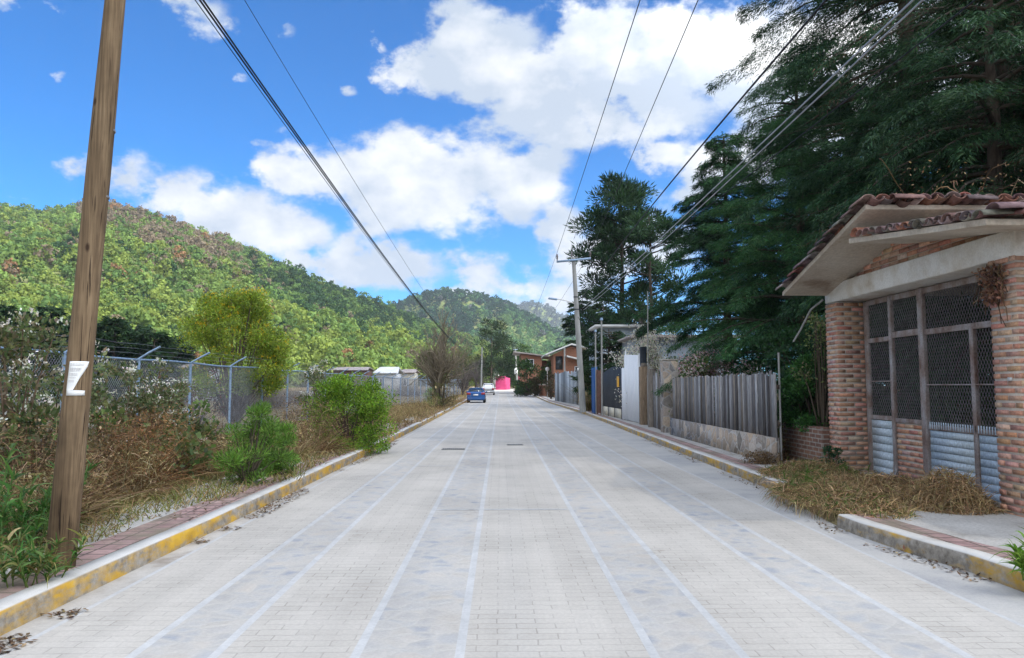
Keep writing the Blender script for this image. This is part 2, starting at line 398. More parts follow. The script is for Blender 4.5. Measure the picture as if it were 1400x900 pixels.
def strip(mb, xa, xb, z=0., mat=0, ys=YS, tint=(1, 1, 1)):
    ys = np.asarray(ys, float)
    A = np.stack([np.broadcast_to(xa(ys) if callable(xa) else xa, ys.shape), ys, gz(ys)+z], 1)
    B = np.stack([np.broadcast_to(xb(ys) if callable(xb) else xb, ys.shape), ys, gz(ys)+z], 1)
    n = len(ys); i = np.arange(n-1)
    mb.add(np.vstack([A, B]), np.stack([i, n+i, n+i+1, i+1], 1), tint, mat)
road = MB()
edges = [(-2.97, 0), (-2.19, 1), (-1.70, 0), (-.86, 1), (-.24, 0), (.92, 1), (1.45, 0), (2.29, 1), (2.78, 0), (3.5, 3)]
strip(road, -3.7, -2.99, 0, 4)
for i, (x, k) in enumerate(edges):
    w = .029 if i not in (0, 9) else .02
    strip(road, x-w, x+w, 0, 2)
    if i < 9: strip(road, x+w, edges[i+1][0]-(.029 if i+1 != 9 else .02), 0, k)
strip(road, 3.52, 5.2, 0, 3)
for xa, xb, y in ((-.21, .89, 9.75), (-.83, -.27, 9.75), (-.21, .89, 21.5), (-1.67, -.89, 15.)):   # cross ribs of concrete
    strip(road, xa, xb, .004, 2, (y-.035, y+.035))
struct('road', road, RM)

def kerb_mat(name, thr):
    t = NT(name); sx = t.n('ShaderNodeSeparateXYZ'); t.set(sx, 0, t.n('ShaderNodeNewGeometry').outputs['Normal'])
    top = t.ramp(t.math('ABSOLUTE', sx.outputs[2]), [(.5, 0.), (.75, 1.)])
    n = t.noise(3.2, 9, .68, stretch=(1, .55, 1.6)); g = t.noise(9, 8, .7)
    dirt = t.ramp(g, [(.3, (.11, .095, .08)), (.5, (.27, .24, .20)), (.72, (.42, .39, .35))])
    yel = t.ramp(t.noise(5, 5), [(.3, (.42, .24, .035)), (.7, (.62, .38, .05))])
    face = t.mix(t.ramp(n, [(thr, 0.), (thr+.16, 1.)]), dirt, yel)
    cap = t.ramp(t.noise(2, 8, .65), [(.25, (.36, .34, .31)), (.5, (.52, .50, .47)), (.75, (.60, .585, .56))])
    t.fin(t.mix(top, face, cap), .9, 0, .2); t.bump(g, .4, .01)
    return t.m
KL, KR = kerb_mat('left_kerb_paint', .43), kerb_mat('right_kerb_paint', .46)
def kerb(name, xf, w, h, y0, y1, mat, notch=()):
    ys = np.arange(y0, y1+.01, .5 if y1 < 45 else .8); mb = MB(); n = len(ys)
    jx = (vnoise(ys*.9, ys*0)-.5)*.02; hz = h+(vnoise(ys*.7, ys*0+4)-.5)*.018
    for a, b in notch: hz = np.where((ys > a) & (ys < b), hz-.07, hz)
    s = 1 if w > 0 else -1
    prof = [(0, -.05), (.006, .6), (.012, .9), (.035, 1.), (abs(w), 1.), (abs(w), -.05)]
    P = np.stack([np.stack([xf(ys)+jx+s*u, ys, gz(ys)+np.where(v < .9, hz*v, hz-(1-v)*.14)], 1) for u, v in prof], 1)
    k = len(prof); i = np.arange(n-1)[:, None]*k; j = np.arange(k-1)[None]
    F = np.stack([i+j, i+j+1, i+k+j+1, i+k+j], -1).reshape(-1, 4)
    mb.add(P.reshape(-1, 3), F if s < 0 else F[:, ::-1])
    mb.poly(P[0]); mb.poly(P[-1])
    return struct(name, mb, mat)
kerb('kerb_left', LK, -.17, .16, -6, 120, KL)
kerb('kerb_right_near', RK, .18, .155, -6, 8.6, KR)
kerb('kerb_right', RK, .18, .15, 10.9, 120, KR)

t = NT('pink_pavers')
b = t.n('ShaderNodeTexBrick', offset=0.); t.set(b, 'Vector', t.obj()); t.set(b, 'Scale', 1.)
t.set(b, 'Color1', (.34, .215, .20)); t.set(b, 'Color2', (.40, .27, .25)); t.set(b, 'Mortar', (.13, .10, .085)); t.set(b, 'Mortar Size', .012); t.set(b, 'Brick Width', .2); t.set(b, 'Row Height', .2)
t.bump(t.math('SUBTRACT', 1, b.outputs[1]), .4, .01)
M['paver_pink'] = t.fin(t.mix(t.ramp(t.noise(1.7, 8, .68), [(.46, 0.), (.60, .85)]), t.mix(1, b.outputs[0], t.ramp(t.noise(6, 7), [(.3, .6), (.7, 1.2)]), 'MULTIPLY'), (.20, .17, .125)), .9)
M['slab'] = m_noise('pavement_concrete', [(.25, (.24, .22, .19)), (.45, (.40, .38, .35)), (.75, (.52, .50, .47))], 1.6, 8, .9, None, .25, .008, fine=(30, .25))
SWR = None
t = NT('ground_soil')
c = t.ramp(t.noise(.35, 9, .65), [(.25, (.10, .085, .045)), (.45, (.20, .155, .085)), (.6, (.26, .21, .12)), (.75, (.13, .14, .05))])
c = t.mix(1, c, t.ramp(t.noise(14, 6, .7), [(.3, .6), (.7, 1.2)]), 'MULTIPLY')
t.bump(t.noise(20, 6), .6, .03); M['soil'] = t.fin(c, .95, 0, .1)
sw = MB()
strip(sw, lambda y: LK(y)-.17, lambda y: LK(y)-.60, .145, 0)
strip(sw, lambda y: LK(y)-.60, lambda y: LK(y)-1.30, .14, 1)
struct('pavement_left', sw, [M['paver_pink'], M['slab']])
sw = MB()
y1 = np.linspace(-6, 8.55, 30); y2 = np.concatenate([np.arange(10.9, 40, 1.), np.arange(40, 121, 4.)])
for ys in (y1, y2):
    strip(sw, lambda y: RK(y)+.18, lambda y: RK(y)+.5, .143, 0, ys)
    strip(sw, lambda y: RK(y)+.5, lambda y: RK(y)*0+7.0, .138, 1, ys)
sw.add([(3.86, 8.55, .004), (4.1, 10.95, .004), (4.75, 10.95, .136), (4.75, 8.55, .136)], [[0, 3, 2, 1]], (1, 1, 1), 2)
strip(sw, 4.75, 7., .136, 1, np.array([8.55, 9.4, 10.2, 10.9]))
struct('pavement_right', sw, [M['paver_pink'], M['slab'], M['soil']])

xs = np.array([-2600, -600, -150, -60, -30, -15, -9, -6, -4.35, -3.55, -3.5, 5.3, 5.35, 9, 15, 30, 60, 150, 600, 2600.])
ysg = np.array([-400, -60, -6, 0, 5, 10, 20, 30, 45, 60, 72, 84, 95, 106, 120, 135, 150, 170, 172, 200, 300, 600, 1500, 3600.])
X, Y = np.meshgrid(xs, ysg, indexing='ij')
Z = gz(Y)+np.where((X > -3.52) & (X < 5.32), np.where(Y > 171, -.01, -.06), .125)+np.where((abs(X) > 5.4), (vnoise(X*.3, Y*.2)-.5)*.1, 0)
g = MB(); nx, ny = X.shape; i = np.arange(nx-1)[:, None]*ny; j = np.arange(ny-1)[None]
g.add(np.stack([X, Y, Z], -1), np.stack([i+j, i+ny+j, i+ny+j+1, i+j+1], -1).reshape(-1, 4))
struct('ground', g, M['soil'])

# ------------------------------------------------------------------ hills and their forest
def template(seed, n, conic):
    r = np.random.default_rng(seed)
    K = 15; a = r.uniform(0, 2*pi, K); h = r.uniform(.12, 1, K)
    rad = (np.sqrt(1-h*.95)*.75 if conic else np.sin(np.clip(h, .1, .97)*pi)**.6*.7)*r.uniform(.55, 1, K)
    cc = np.stack([rad*np.cos(a), rad*np.sin(a), h*.95+.05], 1)
    k = r.integers(0, K, n); d = r.normal(size=(n, 3)); d /= np.linalg.norm(d, axis=1)[:, None]; d[:, 2] = np.abs(d[:, 2])*.9-.15
    c = cc[k]+d*r.uniform(.16, .34, (n, 1))*np.array([1, 1, .75])
    return c, d
def forest(name, pos, size, cols, nleaf, lsize, label):
    mb = MB(); N = len(pos)
    T = [template(s, nleaf, s % 3 == 0) for s in range(8)]
    w = RNG.integers(0, 8, N)
    for s in range(8):
        I = np.where(w == s)[0]; c, d = T[s]; n = len(c)
        a = RNG.uniform(0, 2*pi, len(I)); ca, sa = np.cos(a)[:, None], np.sin(a)[:, None]
        sx = size[I]*RNG.uniform(.85, 1.15, len(I)); sz = size[I]*RNG.uniform(1.15, 1.6, len(I))
        P = np.stack([(c[:, 0]*ca-c[:, 1]*sa)*sx[:, None], (c[:, 0]*sa+c[:, 1]*ca)*sx[:, None], c[:, 2]*sz[:, None]], -1)+pos[I][:, None]
        D = np.stack([d[:, 0]*ca-d[:, 1]*sa, d[:, 0]*sa+d[:, 1]*ca, np.broadcast_to(d[:, 2], (len(I), n))], -1)
        tt = cols[I][:, None]*(1+RNG.normal(0, .11, (len(I), n, 1)))
        r = RNG.normal(size=(len(I)*n, 3))
        Dv = D.reshape(-1, 3)
        tang = np.cross(Dv, r)
        mb.leaves(P.reshape(-1, 3)-tang*.3*(lsize*size[I]).repeat(n)[:, None], tang, np.repeat(size[I]*lsize, n), np.repeat(size[I]*lsize*.85, n), np.clip(tt.reshape(-1, 3), .006, .6), nrm=Dv)
    return tag(mb.build(name, M['far_leaf']), label, name.replace('_', ' '), kind='stuff')

def hill(cols_px, ridge_y, dist, base_d, name, bump=7., shrink=10, nt=26):
    u = np.linspace(cols_px[0], cols_px[-1], 110)
    ry = np.interp(u, cols_px, ridge_y); D = np.interp(u, cols_px, dist); B = np.interp(u, cols_px, base_d)
    R = np.array([at(x, y, d) for x, y, d in zip(u, ry, D)]); R[:, 2] -= shrink
    base = np.array([at(x, 528, d) for x, d in zip(u, B)]); base[:, 2] = gz(base[:, 1])-1.
    ts = np.linspace(0, 1.6, nt)
    P = np.zeros((len(u), nt, 3))
    for k, tq in enumerate(ts):
        hz = tq**1.12 if tq <= 1 else 1-(tq-1)**1.3*.9
        P[:, k, :2] = base[:, :2]+(R[:, :2]-base[:, :2])*tq
        P[:, k, 2] = base[:, 2]+(R[:, 2]-base[:, 2])*hz
        amp = bump*min(1, tq*2.5)*(min(1, max(0, (1.0-tq)*4))+.12)
        P[:, k, 2] += (fbm(P[:, k, 0]/60., P[:, k, 1]/60.)-.5)*2*amp
    mb = MB(); n = len(u); i = np.arange(n-1)[:, None]*nt; j = np.arange(nt-1)[None]
    mb.add(P, np.stack([i+j, i+nt+j, i+nt+j+1, i+j+1], -1).reshape(-1, 4))
    struct(name, mb, M['hill_soil'], smooth=True)
    def sample(N, tmax=1.12, pw=1.):
        uu = RNG.random(N*3)*(n-1.001); tt = RNG.random(N*3)**pw*tmax
        fi = tt/1.6*(nt-1); a = uu.astype(int); b = np.minimum(fi.astype(int), nt-2); fa = (uu-a)[:, None]; fb = (fi-b)[:, None]
        p = (P[a, b]*(1-fa)+P[a+1, b]*fa)*(1-fb)+(P[a, b+1]*(1-fa)+P[a+1, b+1]*fa)*fb
        keep = RNG.random(N*3) < np.hypot(p[:, 0], p[:, 1])/np.hypot(p[:, 0], p[:, 1]).max()
        I = np.where(keep)[0][:N]
        return p[I], np.interp(uu[I], np.arange(n), u), tt[I]
    return sample
M['hill_soil'] = m_noise('hillside', [(.3, (.08, .12, .035)), (.5, (.12, .15, .05)), (.7, (.17, .16, .09))], .03, 9, .95, None, .4, .5, spec=.05)
YG, LG, MG, DG, BR, RU = (.18, .235, .055), (.145, .22, .06), (.095, .165, .05), (.030, .066, .028), (.19, .155, .115), (.24, .14, .075)
def pick(probs):
    """probs (N,6) over YG LG MG DG BR RU"""
    p = probs/probs.sum(1, keepdims=True); r = RNG.random((len(p), 1)); k = (np.cumsum(p, 1) < r).sum(1)
    c = np.array([YG, LG, MG, DG, BR, RU])[np.minimum(k, 5)]
    return np.clip(c*(1+RNG.normal(0, .14, (len(p), 1))), .01, .5)

s1 = hill([-330, -120, 0, 60, 100, 150, 200, 260, 320, 380, 440, 500, 560, 620, 700, 760, 820],
          [320, 285, 270, 277, 272, 268, 280, 298, 322, 350, 378, 400, 424, 448, 480, 506, 528],
          [430, 430, 430, 430, 430, 430, 435, 440, 450, 460, 475, 490, 510, 530, 560, 580, 600],
          [135, 135, 135, 135, 135, 135, 140, 150, 160, 170, 185, 200, 215, 230, 260, 290, 330], 'hill_near', 9., 8)
p, u, tq = s1(7800)
nz = fbm(p[:, 0]/38., p[:, 1]/38.); nz2 = fbm(p[:, 0]/17.+30, p[:, 1]/17.)
S = lambda x, a, b: np.clip((x-a)/(b-a), 0, 1)
brown = S(tq, .48, .72)*S(u, 60, 150)*(1-S(u, 330, 400))*S(nz, .25, .5)
dark = S(u, 320, 380)*S(tq, .30+.0*u, .5)*(1-.8*S(u, 560, 640))*S(nz2, .12, .36)  # cloud shadow on this part of the slope, painted in as dark tree tints
low = 1-S(tq, .2, .6)
pr = np.stack([.25+1.3*low+.5*S(nz, .5, .65), .6+.4*low, .4+.3*(1-low), .10+0*u, .05+0*u, .03+.15*S(nz2, .62, .7)], 1)
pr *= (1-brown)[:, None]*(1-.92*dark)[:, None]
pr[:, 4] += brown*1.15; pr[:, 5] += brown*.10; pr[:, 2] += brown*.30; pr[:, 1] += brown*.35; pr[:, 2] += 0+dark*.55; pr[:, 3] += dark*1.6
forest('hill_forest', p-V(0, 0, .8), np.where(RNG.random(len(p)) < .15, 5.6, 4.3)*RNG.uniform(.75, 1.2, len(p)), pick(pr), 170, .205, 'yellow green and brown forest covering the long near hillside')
s2 = hill([450, 520, 545, 580, 610, 650, 690, 720, 760, 800, 850, 920, 1000], [440, 420, 408, 395, 389, 396, 408, 422, 446, 468, 490, 515, 528],
          [900]*13, [560]*13, 'hill_middle', 10., 9)
p, u, tq = s2(3000)
ygreen = S(u, 640, 700)*(1-S(tq, .62, .85)); nz = fbm(p[:, 0]/50., p[:, 1]/50.)  # lower right slope carries more yellow green trees
pr = np.stack([ygreen*1.4, .08+ygreen, .45+0*u, 1.6*(1-ygreen), .04+0*u, .0*u], 1)
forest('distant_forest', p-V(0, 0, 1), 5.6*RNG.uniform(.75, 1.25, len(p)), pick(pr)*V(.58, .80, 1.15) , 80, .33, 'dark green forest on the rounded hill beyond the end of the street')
s3 = hill([640, 690, 710, 728, 745, 770, 800, 860, 940], [440, 418, 411, 409, 414, 427, 441, 470, 510], [2000]*9, [1500]*9, 'hill_far', 14., 14)
p, u, tq = s3(1500)
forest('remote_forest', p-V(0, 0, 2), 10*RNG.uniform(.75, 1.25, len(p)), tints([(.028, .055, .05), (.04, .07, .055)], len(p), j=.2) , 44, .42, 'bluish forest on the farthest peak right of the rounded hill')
# ------------------------------------------------------------------ plants: shared makers
def rnd_dirs(n, up=0.3, spread=1.):
    d = RNG.normal(size=(n, 3)); d /= np.linalg.norm(d, axis=1)[:, None]
    d[:, :2] *= spread; d[:, 2] = np.abs(d[:, 2])+up
    return d/np.linalg.norm(d, axis=1)[:, None]
def disc(n, r, p=.5):
    a = RNG.uniform(0, 2*pi, n); q = r*RNG.random(n)**p
    return np.stack([q*np.cos(a), q*np.sin(a), np.zeros(n)], 1)
BRN = [(.16, .10, .055), (.24, .16, .085), (.09, .055, .035), (.34, .25, .15), (.19, .11, .065), (.07, .045, .03)]
TAN = [(.34, .25, .13), (.28, .20, .10), (.40, .31, .17), (.22, .15, .08), (.24, .22, .09)]
OLV = [(.15, .17, .05), (.20, .19, .06), (.12, .15, .045), (.26, .22, .09)]
GRN = [(.06, .13, .025), (.09, .18, .035), (.05, .10, .022), (.12, .20, .04)]
def dry_shrub(x, y, r, h, label, n=420, cols=BRN, leafy=0., group='dry shrubs along the left verge', name='dry_shrub', z=None):
    z = gz(y)+.12 if z is None else z
    t = thing(name, label, 'shrub', (x, y, z), 0, group)
    mb = MB()
    mb.ribbons(disc(n, r*.45), rnd_dirs(n, .35, 1.1*r/h+.25), RNG.uniform(.45, 1.15, n)*h, RNG.uniform(.007, .017, n), RNG.uniform(.1, .9, n), tints(cols, n), 5)
    m = int(n*1.7); c = disc(m, r*.85); c[:, 2] = RNG.random(m)**.7*h*.85*(1-.4*(np.hypot(c[:, 0], c[:, 1])/r))
    mb.ribbons(c, rnd_dirs(m, .0, 1.2), RNG.uniform(.12, .34, m), RNG.uniform(.004, .009, m), RNG.uniform(.2, 1.2, m), tints(cols, m, j=.3), 3)
    mb.build('stems', M['dry'], t)
    lf = MB(); m = int(n*1.7); c = disc(m, r*.9); c[:, 2] = RNG.random(m)*h*.8
    lf.leaves(c, RNG.normal(size=(m, 3)), RNG.uniform(.02, .055, m), RNG.uniform(.012, .03, m), tints(cols if leafy == 0 else GRN+OLV, m, j=.3))
    lf.build('leaves', M['leaf'], t)
    return t
def clumps(K, r, h, base=.25, shape=1.):
    """centres of leaf clumps filling an uneven crown"""
    a = RNG.uniform(0, 2*pi, K); u = RNG.random(K)
    zz = base+(1-base)*u**1.15; rad = r*np.sqrt(np.clip(1-((zz-.45)/.62)**2, .05, 1))*RNG.random(K)**.4*shape*RNG.uniform(.75, 1.18, K)
    return np.stack([rad*np.cos(a), rad*np.sin(a), zz*h], 1)
def leaf_mass(mb, cc, cr, n, size, wid, cols, w=None, j=.25, up=.2, flat=.75):
    K = len(cc); k = RNG.integers(0, K, n)
    d = RNG.normal(size=(n, 3)); d /= np.linalg.norm(d, axis=1)[:, None]
    rr = np.asarray(cr)[k] if np.ndim(cr) else cr
    c = cc[k]+d*(rr*RNG.random(n)**.45)[:, None]*V(1, 1, flat)
    dirn = d+RNG.normal(0, .6, (n, 3))+V(0, 0, up)
    kt = RNG.normal(1, .12, (K, 1))[k]
    mb.leaves(c, dirn, RNG.uniform(.7, 1.3, n)*size, RNG.uniform(.7, 1.3, n)*wid, np.clip(tints(cols, n, w, j)*kt, .005, .8))
def stems_to(mb, cc, r0, col, n=5, root=(0, 0, 0)):
    for c in cc:
        mid = V(*root)*.6+c*.4+V(RNG.normal(0, .05), RNG.normal(0, .05), .12*c[2])
        ts = np.linspace(0, 1, 5)[:, None]
        P = (1-ts)**2*V(*root)+2*ts*(1-ts)*mid+ts**2*c
        mb.tube(P, np.linspace(r0, r0*.25, 5), n, col, caps=False)
def bush(name, label, cat, x, y, r, h, n, size, wid, cols, K=26, base=.15, cr=.3, group=None, w=None, flowers=None, z=None, sc=(.09, .07, .05), up=.35, sx=1., ns=1.):
    z = gz(y)+.12 if z is None else z
    t = thing(name, label, cat, (x, y, z), 0, group)
    cc = clumps(K, r, h, base); cc[:, 0] *= sx
    st = MB(); stems_to(st, cc[:max(4, int(K*ns))], .012+.006*h, tints([sc], 1, j=.1)[0], 4); st.build('stems', M['twig'], t)
    lf = MB(); leaf_mass(lf, cc, cr*r*RNG.uniform(.7, 1.25, K), n, size, wid, cols, w, up=up); lf.build('foliage', M['leaf'], t)
    if flowers:
        fn, fs, fc, top = flowers
        fl = MB(); k = RNG.integers(0, K, fn); d = rnd_dirs(fn, top)
        hd = cc[k]+d*(cr*r*RNG.uniform(.7, 1.15, (fn, 1)))
        m = 7; c = np.repeat(hd, m, 0)+RNG.normal(0, fs*.5, (fn*m, 3))
        fl.leaves(c, rnd_dirs(fn*m, .2), fs*RNG.uniform(.6, 1.1, fn*m), fs*.6, tints(fc, fn*m, j=.1)); fl.build('blossom', M['petal'], t)
    return t
def bare_tree(name, label, x, y, h, spread, n0=5, lev=4, col=(.11, .09, .07), group=None, r0=.07, upr=.75, leaf=0, leafcols=None, seed=1, z=None, blossom=0, bcols=None, lsize=.06):
    rs = np.random.default_rng(seed)
    z = gz(y)+.1 if z is None else z
    t = thing(name, label, 'tree', (x, y, z), 0, group)
    tr = MB(); br = MB(); tips = []
    def grow(p, d, ln, r, lv):
        k = 4; pts = [p]; q = p.copy(); dd = d.copy()
        for i in range(k):
            dd = dd+rs.normal(0, .13, 3)+V(0, 0, .06); dd /= np.linalg.norm(dd)
            q = q+dd*ln/k; pts.append(q.copy())
        (tr if lv == 0 else br).tube(pts, np.linspace(r, r*.55, k+1), 6 if lv < 1 else (4 if lv < 3 else 3), V(*col)*(1+rs.normal(0, .15)), caps=False)
        if lv >= lev: tips.append((pts[-1], dd)); return
        for c in range(rs.integers(3, 6) if lv else n0):
            s = rs.integers(1, k+1)
            b = pts[s]; e = rs.normal(0, 1, 3); e -= dd*(e@dd); e /= np.linalg.norm(e)
            nd = dd*upr+e*rs.uniform(.35, .75)*spread; nd /= np.linalg.norm(nd)
            grow(b, nd, ln*rs.uniform(.5, .85), r*.52, lv+1)
    grow(V(0, 0, -.1), V(0, 0, 1), h*.27, r0, 0)
    tr.build('trunk', M['bark'], t)
    br.build('branches', M['twig'], t)
    if leaf:
        lf = MB(); P = np.array([p for p, d in tips]); k = rs.integers(0, len(P), leaf)
        lf.leaves(P[k]+RNG.normal(0, .16*h/5, (leaf, 3)), RNG.normal(size=(leaf, 3)), RNG.uniform(.6, 1.3, leaf)*lsize, RNG.uniform(.4, .8, leaf)*lsize, tints(leafcols, leaf)); lf.build('crown', M['leaf'], t)
    if blossom:
        lf = MB(); P = np.array([p for p, d in tips]); k = rs.integers(0, len(P), blossom)
        lf.leaves(P[k]+RNG.normal(0, .12*h/4, (blossom, 3)), RNG.normal(size=(blossom, 3)), RNG.uniform(.05, .1, blossom), RNG.uniform(.05, .08, blossom), tints(bcols, blossom, j=.12)); lf.build('blossom', M['petal'], t)
    return t
def conifer(name, label, x, y, h, R, nb, ns, cols, z0=.06, group=None, size=.34, wid=.055, droop=.45, r0=.22, seed=0, lean=(0, 0), shape=.75, rise=.25, z=None, upward=False, sprayw=1., curt=0):
    """trunk, drooping branches and sprays of needles"""
    rs = np.random.default_rng(seed+100)
    z = gz(y)+.1 if z is None else z
    t = thing(name, label, 'tree', (x, y, z), 0, group)
    hs_ = np.linspace(-.1, h, 9); tk = np.stack([lean[0]*(hs_/h)**2+rs.normal(0, .03, 9), lean[1]*(hs_/h)**2, hs_], 1)
    MB().tube(tk, np.linspace(r0, .03, 9), 9).build('trunk', M['bark'], t, smooth=True)
    u = rs.random(nb)**.95; hb = (z0+(1-z0)*u)*h; az = rs.uniform(0, 2*pi, nb)
    prof = np.clip(1-u, .03, 1)**shape*np.clip(u*8+.55, 0, 1)
    Lb = R*prof*rs.uniform(.55, 1.15, nb)+.25
    c0 = np.stack([np.interp(hb, hs_, tk[:, 0]), np.interp(hb, hs_, tk[:, 1]), hb], 1)
    hd = np.stack([np.cos(az), np.sin(az), np.zeros(nb)], 1)
    rise_ = rise*rs.uniform(.4, 1.4, nb); dr = droop*rs.uniform(.6, 1.4, nb)
    def P(i, s): return c0[i]+hd[i]*(Lb[i]*s)[:, None]+V(0, 0, 1)*(Lb[i]*(rise_[i]*s-dr[i]*s*s))[:, None]
    bm = MB()
    for i in rs.choice(nb, min(nb, 110), replace=False):
        s = np.linspace(0, .9, 5); bm.tube(P(np.full(5, i), s), np.linspace(.022+.012*Lb[i], .006, 5), 4, V(.10, .08, .065)*rs.uniform(.6, 1.3), caps=False)
    bm.build('branches', M['twig'], t)
    pr = Lb**1.25; i = rs.choice(nb, ns, p=pr/pr.sum()); s = .12+.88*rs.random(ns)**.75
    side = np.where(rs.random(ns) < .5, -1., 1.)
    perp = np.stack([-hd[i][:, 1], hd[i][:, 0], np.zeros(ns)], 1)*side[:, None]
    tl = (.10+.34*Lb[i]*(1-s)**.7)*rs.random(ns)*sprayw
    tang = hd[i]+V(0, 0, 1)*(rise_[i]-2*dr[i]*s)[:, None]
    td = tang*.75+perp*.8; td /= np.linalg.norm(td, axis=1)[:, None]
    c = P(i, s)+td*tl[:, None]+rs.normal(0, .05, (ns, 3)); c[:, 2] -= .30*tl*tl/(.4+.2*Lb[i])+rs.random(ns)*.06
    d = td+rs.normal(0, .38, (ns, 3))+V(0, 0, -.28 if not upward else .3)
    bt = rs.normal(1, .2, (nb, 1))[i]
    mb = MB(); L_ = size*rs.uniform(.55, 1.25, ns); d /= np.linalg.norm(d, axis=1)[:, None]
    nr = rs.normal(size=(ns, 3))+V(0, 0, 1.2); sd = np.cross(d, nr); sd /= np.linalg.norm(sd, axis=1)[:, None]+1e-9
    wv = wid*rs.uniform(.7, 1.4, ns)
    T = np.stack([c-sd*wv[:, None]*.5, c+d*L_[:, None], c+sd*wv[:, None]*.5], 1).reshape(-1, 3)
    tt = np.clip(tints(cols, ns, j=.2, rng=rs)*bt, .004, .4)
    mb.add(T, np.arange(ns)[:, None]*3+np.array([[0, 1, 2]]), tt)
    mb.build('crown', M['needle'], t)
    return t
def pine(name, label, x, y, h, R, K, nn, cols, seed=0, z0=.3, group=None, cr=.8, size=.38, z=None, r0=.22, lean=(0, 0)):
    """open crown of needle tufts at the ends of spreading limbs"""
    rs = np.random.default_rng(seed+500); z = gz(y)+.1 if z is None else z
    t = thing(name, label, 'tree', (x, y, z), 0, group)
    hs_ = np.linspace(-.1, h*.97, 8); tk = np.stack([lean[0]*hs_/h+rs.normal(0, .06, 8), lean[1]*hs_/h, hs_], 1)
    MB().tube(tk, np.linspace(r0, .04, 8), 8).build('trunk', M['bark'], t, smooth=True)
    u = rs.random(K); zz = (z0+(1-z0)*u)*h; a = rs.uniform(0, 2*pi, K)
    rad = R*np.sqrt(np.clip(1-((u-.4)/.64)**2, .03, 1))*(.25+.75*rs.random(K)**.6)
    cc = np.stack([rad*np.cos(a)+lean[0]*u, rad*np.sin(a), zz+.1*rad], 1)
    bm = MB()
    for c, q in zip(cc, zz):
        b = V(np.interp(q-.25*np.hypot(*c[:2]), hs_, tk[:, 0]), 0, max(q-.3*np.hypot(*c[:2]), z0*h*.7)); s = np.linspace(0, 1, 5)[:, None]
        bm.tube((1-s)*b+s*c+V(0, 0, -.25)*(s*(1-s)), np.linspace(.05, .015, 5)*(h/12), 4, (.07, .055, .045), caps=False)
    bm.build('branches', M['twig'], t)
    k = rs.integers(0, K, nn); d = rs.normal(size=(nn, 3)); d /= np.linalg.norm(d, axis=1)[:, None]
    c = cc[k]+d*(cr*rs.random(nn)**.6*rs.uniform(.55, 1.3, K)[k])[:, None]*V(1, 1, .55)
    dd = d+V(0, 0, .45)+rs.normal(0, .35, (nn, 3))
    mb = MB(); mb.leaves(c, dd, size*rs.uniform(.6, 1.3, nn), size*.2, np.clip(tints(cols, nn, j=.2, rng=rs)*rs.normal(1, .18, (K, 1))[k], .004, .4)); mb.build('crown', M['needle'], t)
    return t

# ------------------------------------------------------------------ left side: pole, notice, fence
pl = thing('utility_pole', 'brown wooden utility pole standing by the left kerb with a torn notice on it', 'utility pole', (-3.54, 6.13, .13))
zs = np.linspace(0, 9.2, 24); lean = .054
pts = np.stack([zs*lean, zs*-.004, zs], 1)
pr = .110-.0060*zs+.003*np.sin(zs*2.3)
pm = MB(); pm.tube(pts, pr, 28); ob = pm.build('shaft', M['wood_pole'], pl, smooth=True)
for q in (3.05, 3.62):
    bn = MB(); bn.tube([(q*lean, 0, q-.008), (q*lean, 0, q+.008)], [.110-.0060*q+.004]*2, 28, (1, 1, 1)); bn.build('wire_band', M['wire_mesh'], pl)
def on_pole(ang, z):
    r = np.interp(z, zs, pr)+.006
    return V(-3.54+z*lean+r*sin(ang), 6.13-.004*z-r*cos(ang), .13+z)
nt_ = MB(); C0 = radians(-30)
def patch(outline):
    """bent sheet of paper nailed round the pole; outline rows of (z, a0, a1) in degrees"""
    rows = []
    for z, a0, a1 in outline:
        rows.append([on_pole(radians(a), z) for a in np.linspace(a0, a1, 7)])
    R_ = np.array(rows); k = 7; n = len(rows)
    i = np.arange(n-1)[:, None]*k; j = np.arange(k-1)[None]
    F = np.stack([i+j, i+j+1, i+k+j+1, i+k+j], -1).reshape(-1, 4)
    nt_.add(R_.reshape(-1, 3), F)
zt, zb = at(116, 494, 6.0)[2]-.13, at(116, 541, 6.0)[2]-.13
f = lambda q: zb+(zt-zb)*q
patch([(f(0), -14, 60), (f(.14), -14, 60), (f(.16), -15, 12), (f(.3), -15, 22), (f(.5), -15, 34), (f(.7), -14, 50), (f(.85), -14, 62), (f(1.), -13, 68)])
for q in (.93, .89, .80, .76, .72, .64, .60, .52, .44, .40):
    a0, a1 = -8, np.interp(q, [.4, .5, .7, .85, 1], [16, 22, 36, 50, 58])-RNG.uniform(0, 8)
    aa = np.radians(np.linspace(a0, a1, 6)); up_ = [on_pole(a, f(q)+.0022) for a in aa]; dn_ = [on_pole(a, f(q)-.0022) for a in aa]
    o_ = lambda p: V(-3.54+(p[2]-.13)*lean, 6.13, p[2])+(p-V(-3.54+(p[2]-.13)*lean, 6.13, p[2]))*1.016
    for i in range(5): nt_.poly([o_(dn_[i]), o_(dn_[i+1]), o_(up_[i+1]), o_(up_[i])], (1, 1, 1), 1)
nb_ = nt_.build('paper_notice', [M['paper'], NT('faded_ink').fin((.55, .53, .52), .8)], None)
md = nb_.modifiers.new('thick', 'SOLIDIFY'); md.thickness = .002; md.offset = 0
tag(nb_, 'torn white paper notice wrapped round the brown wooden pole', 'notice')

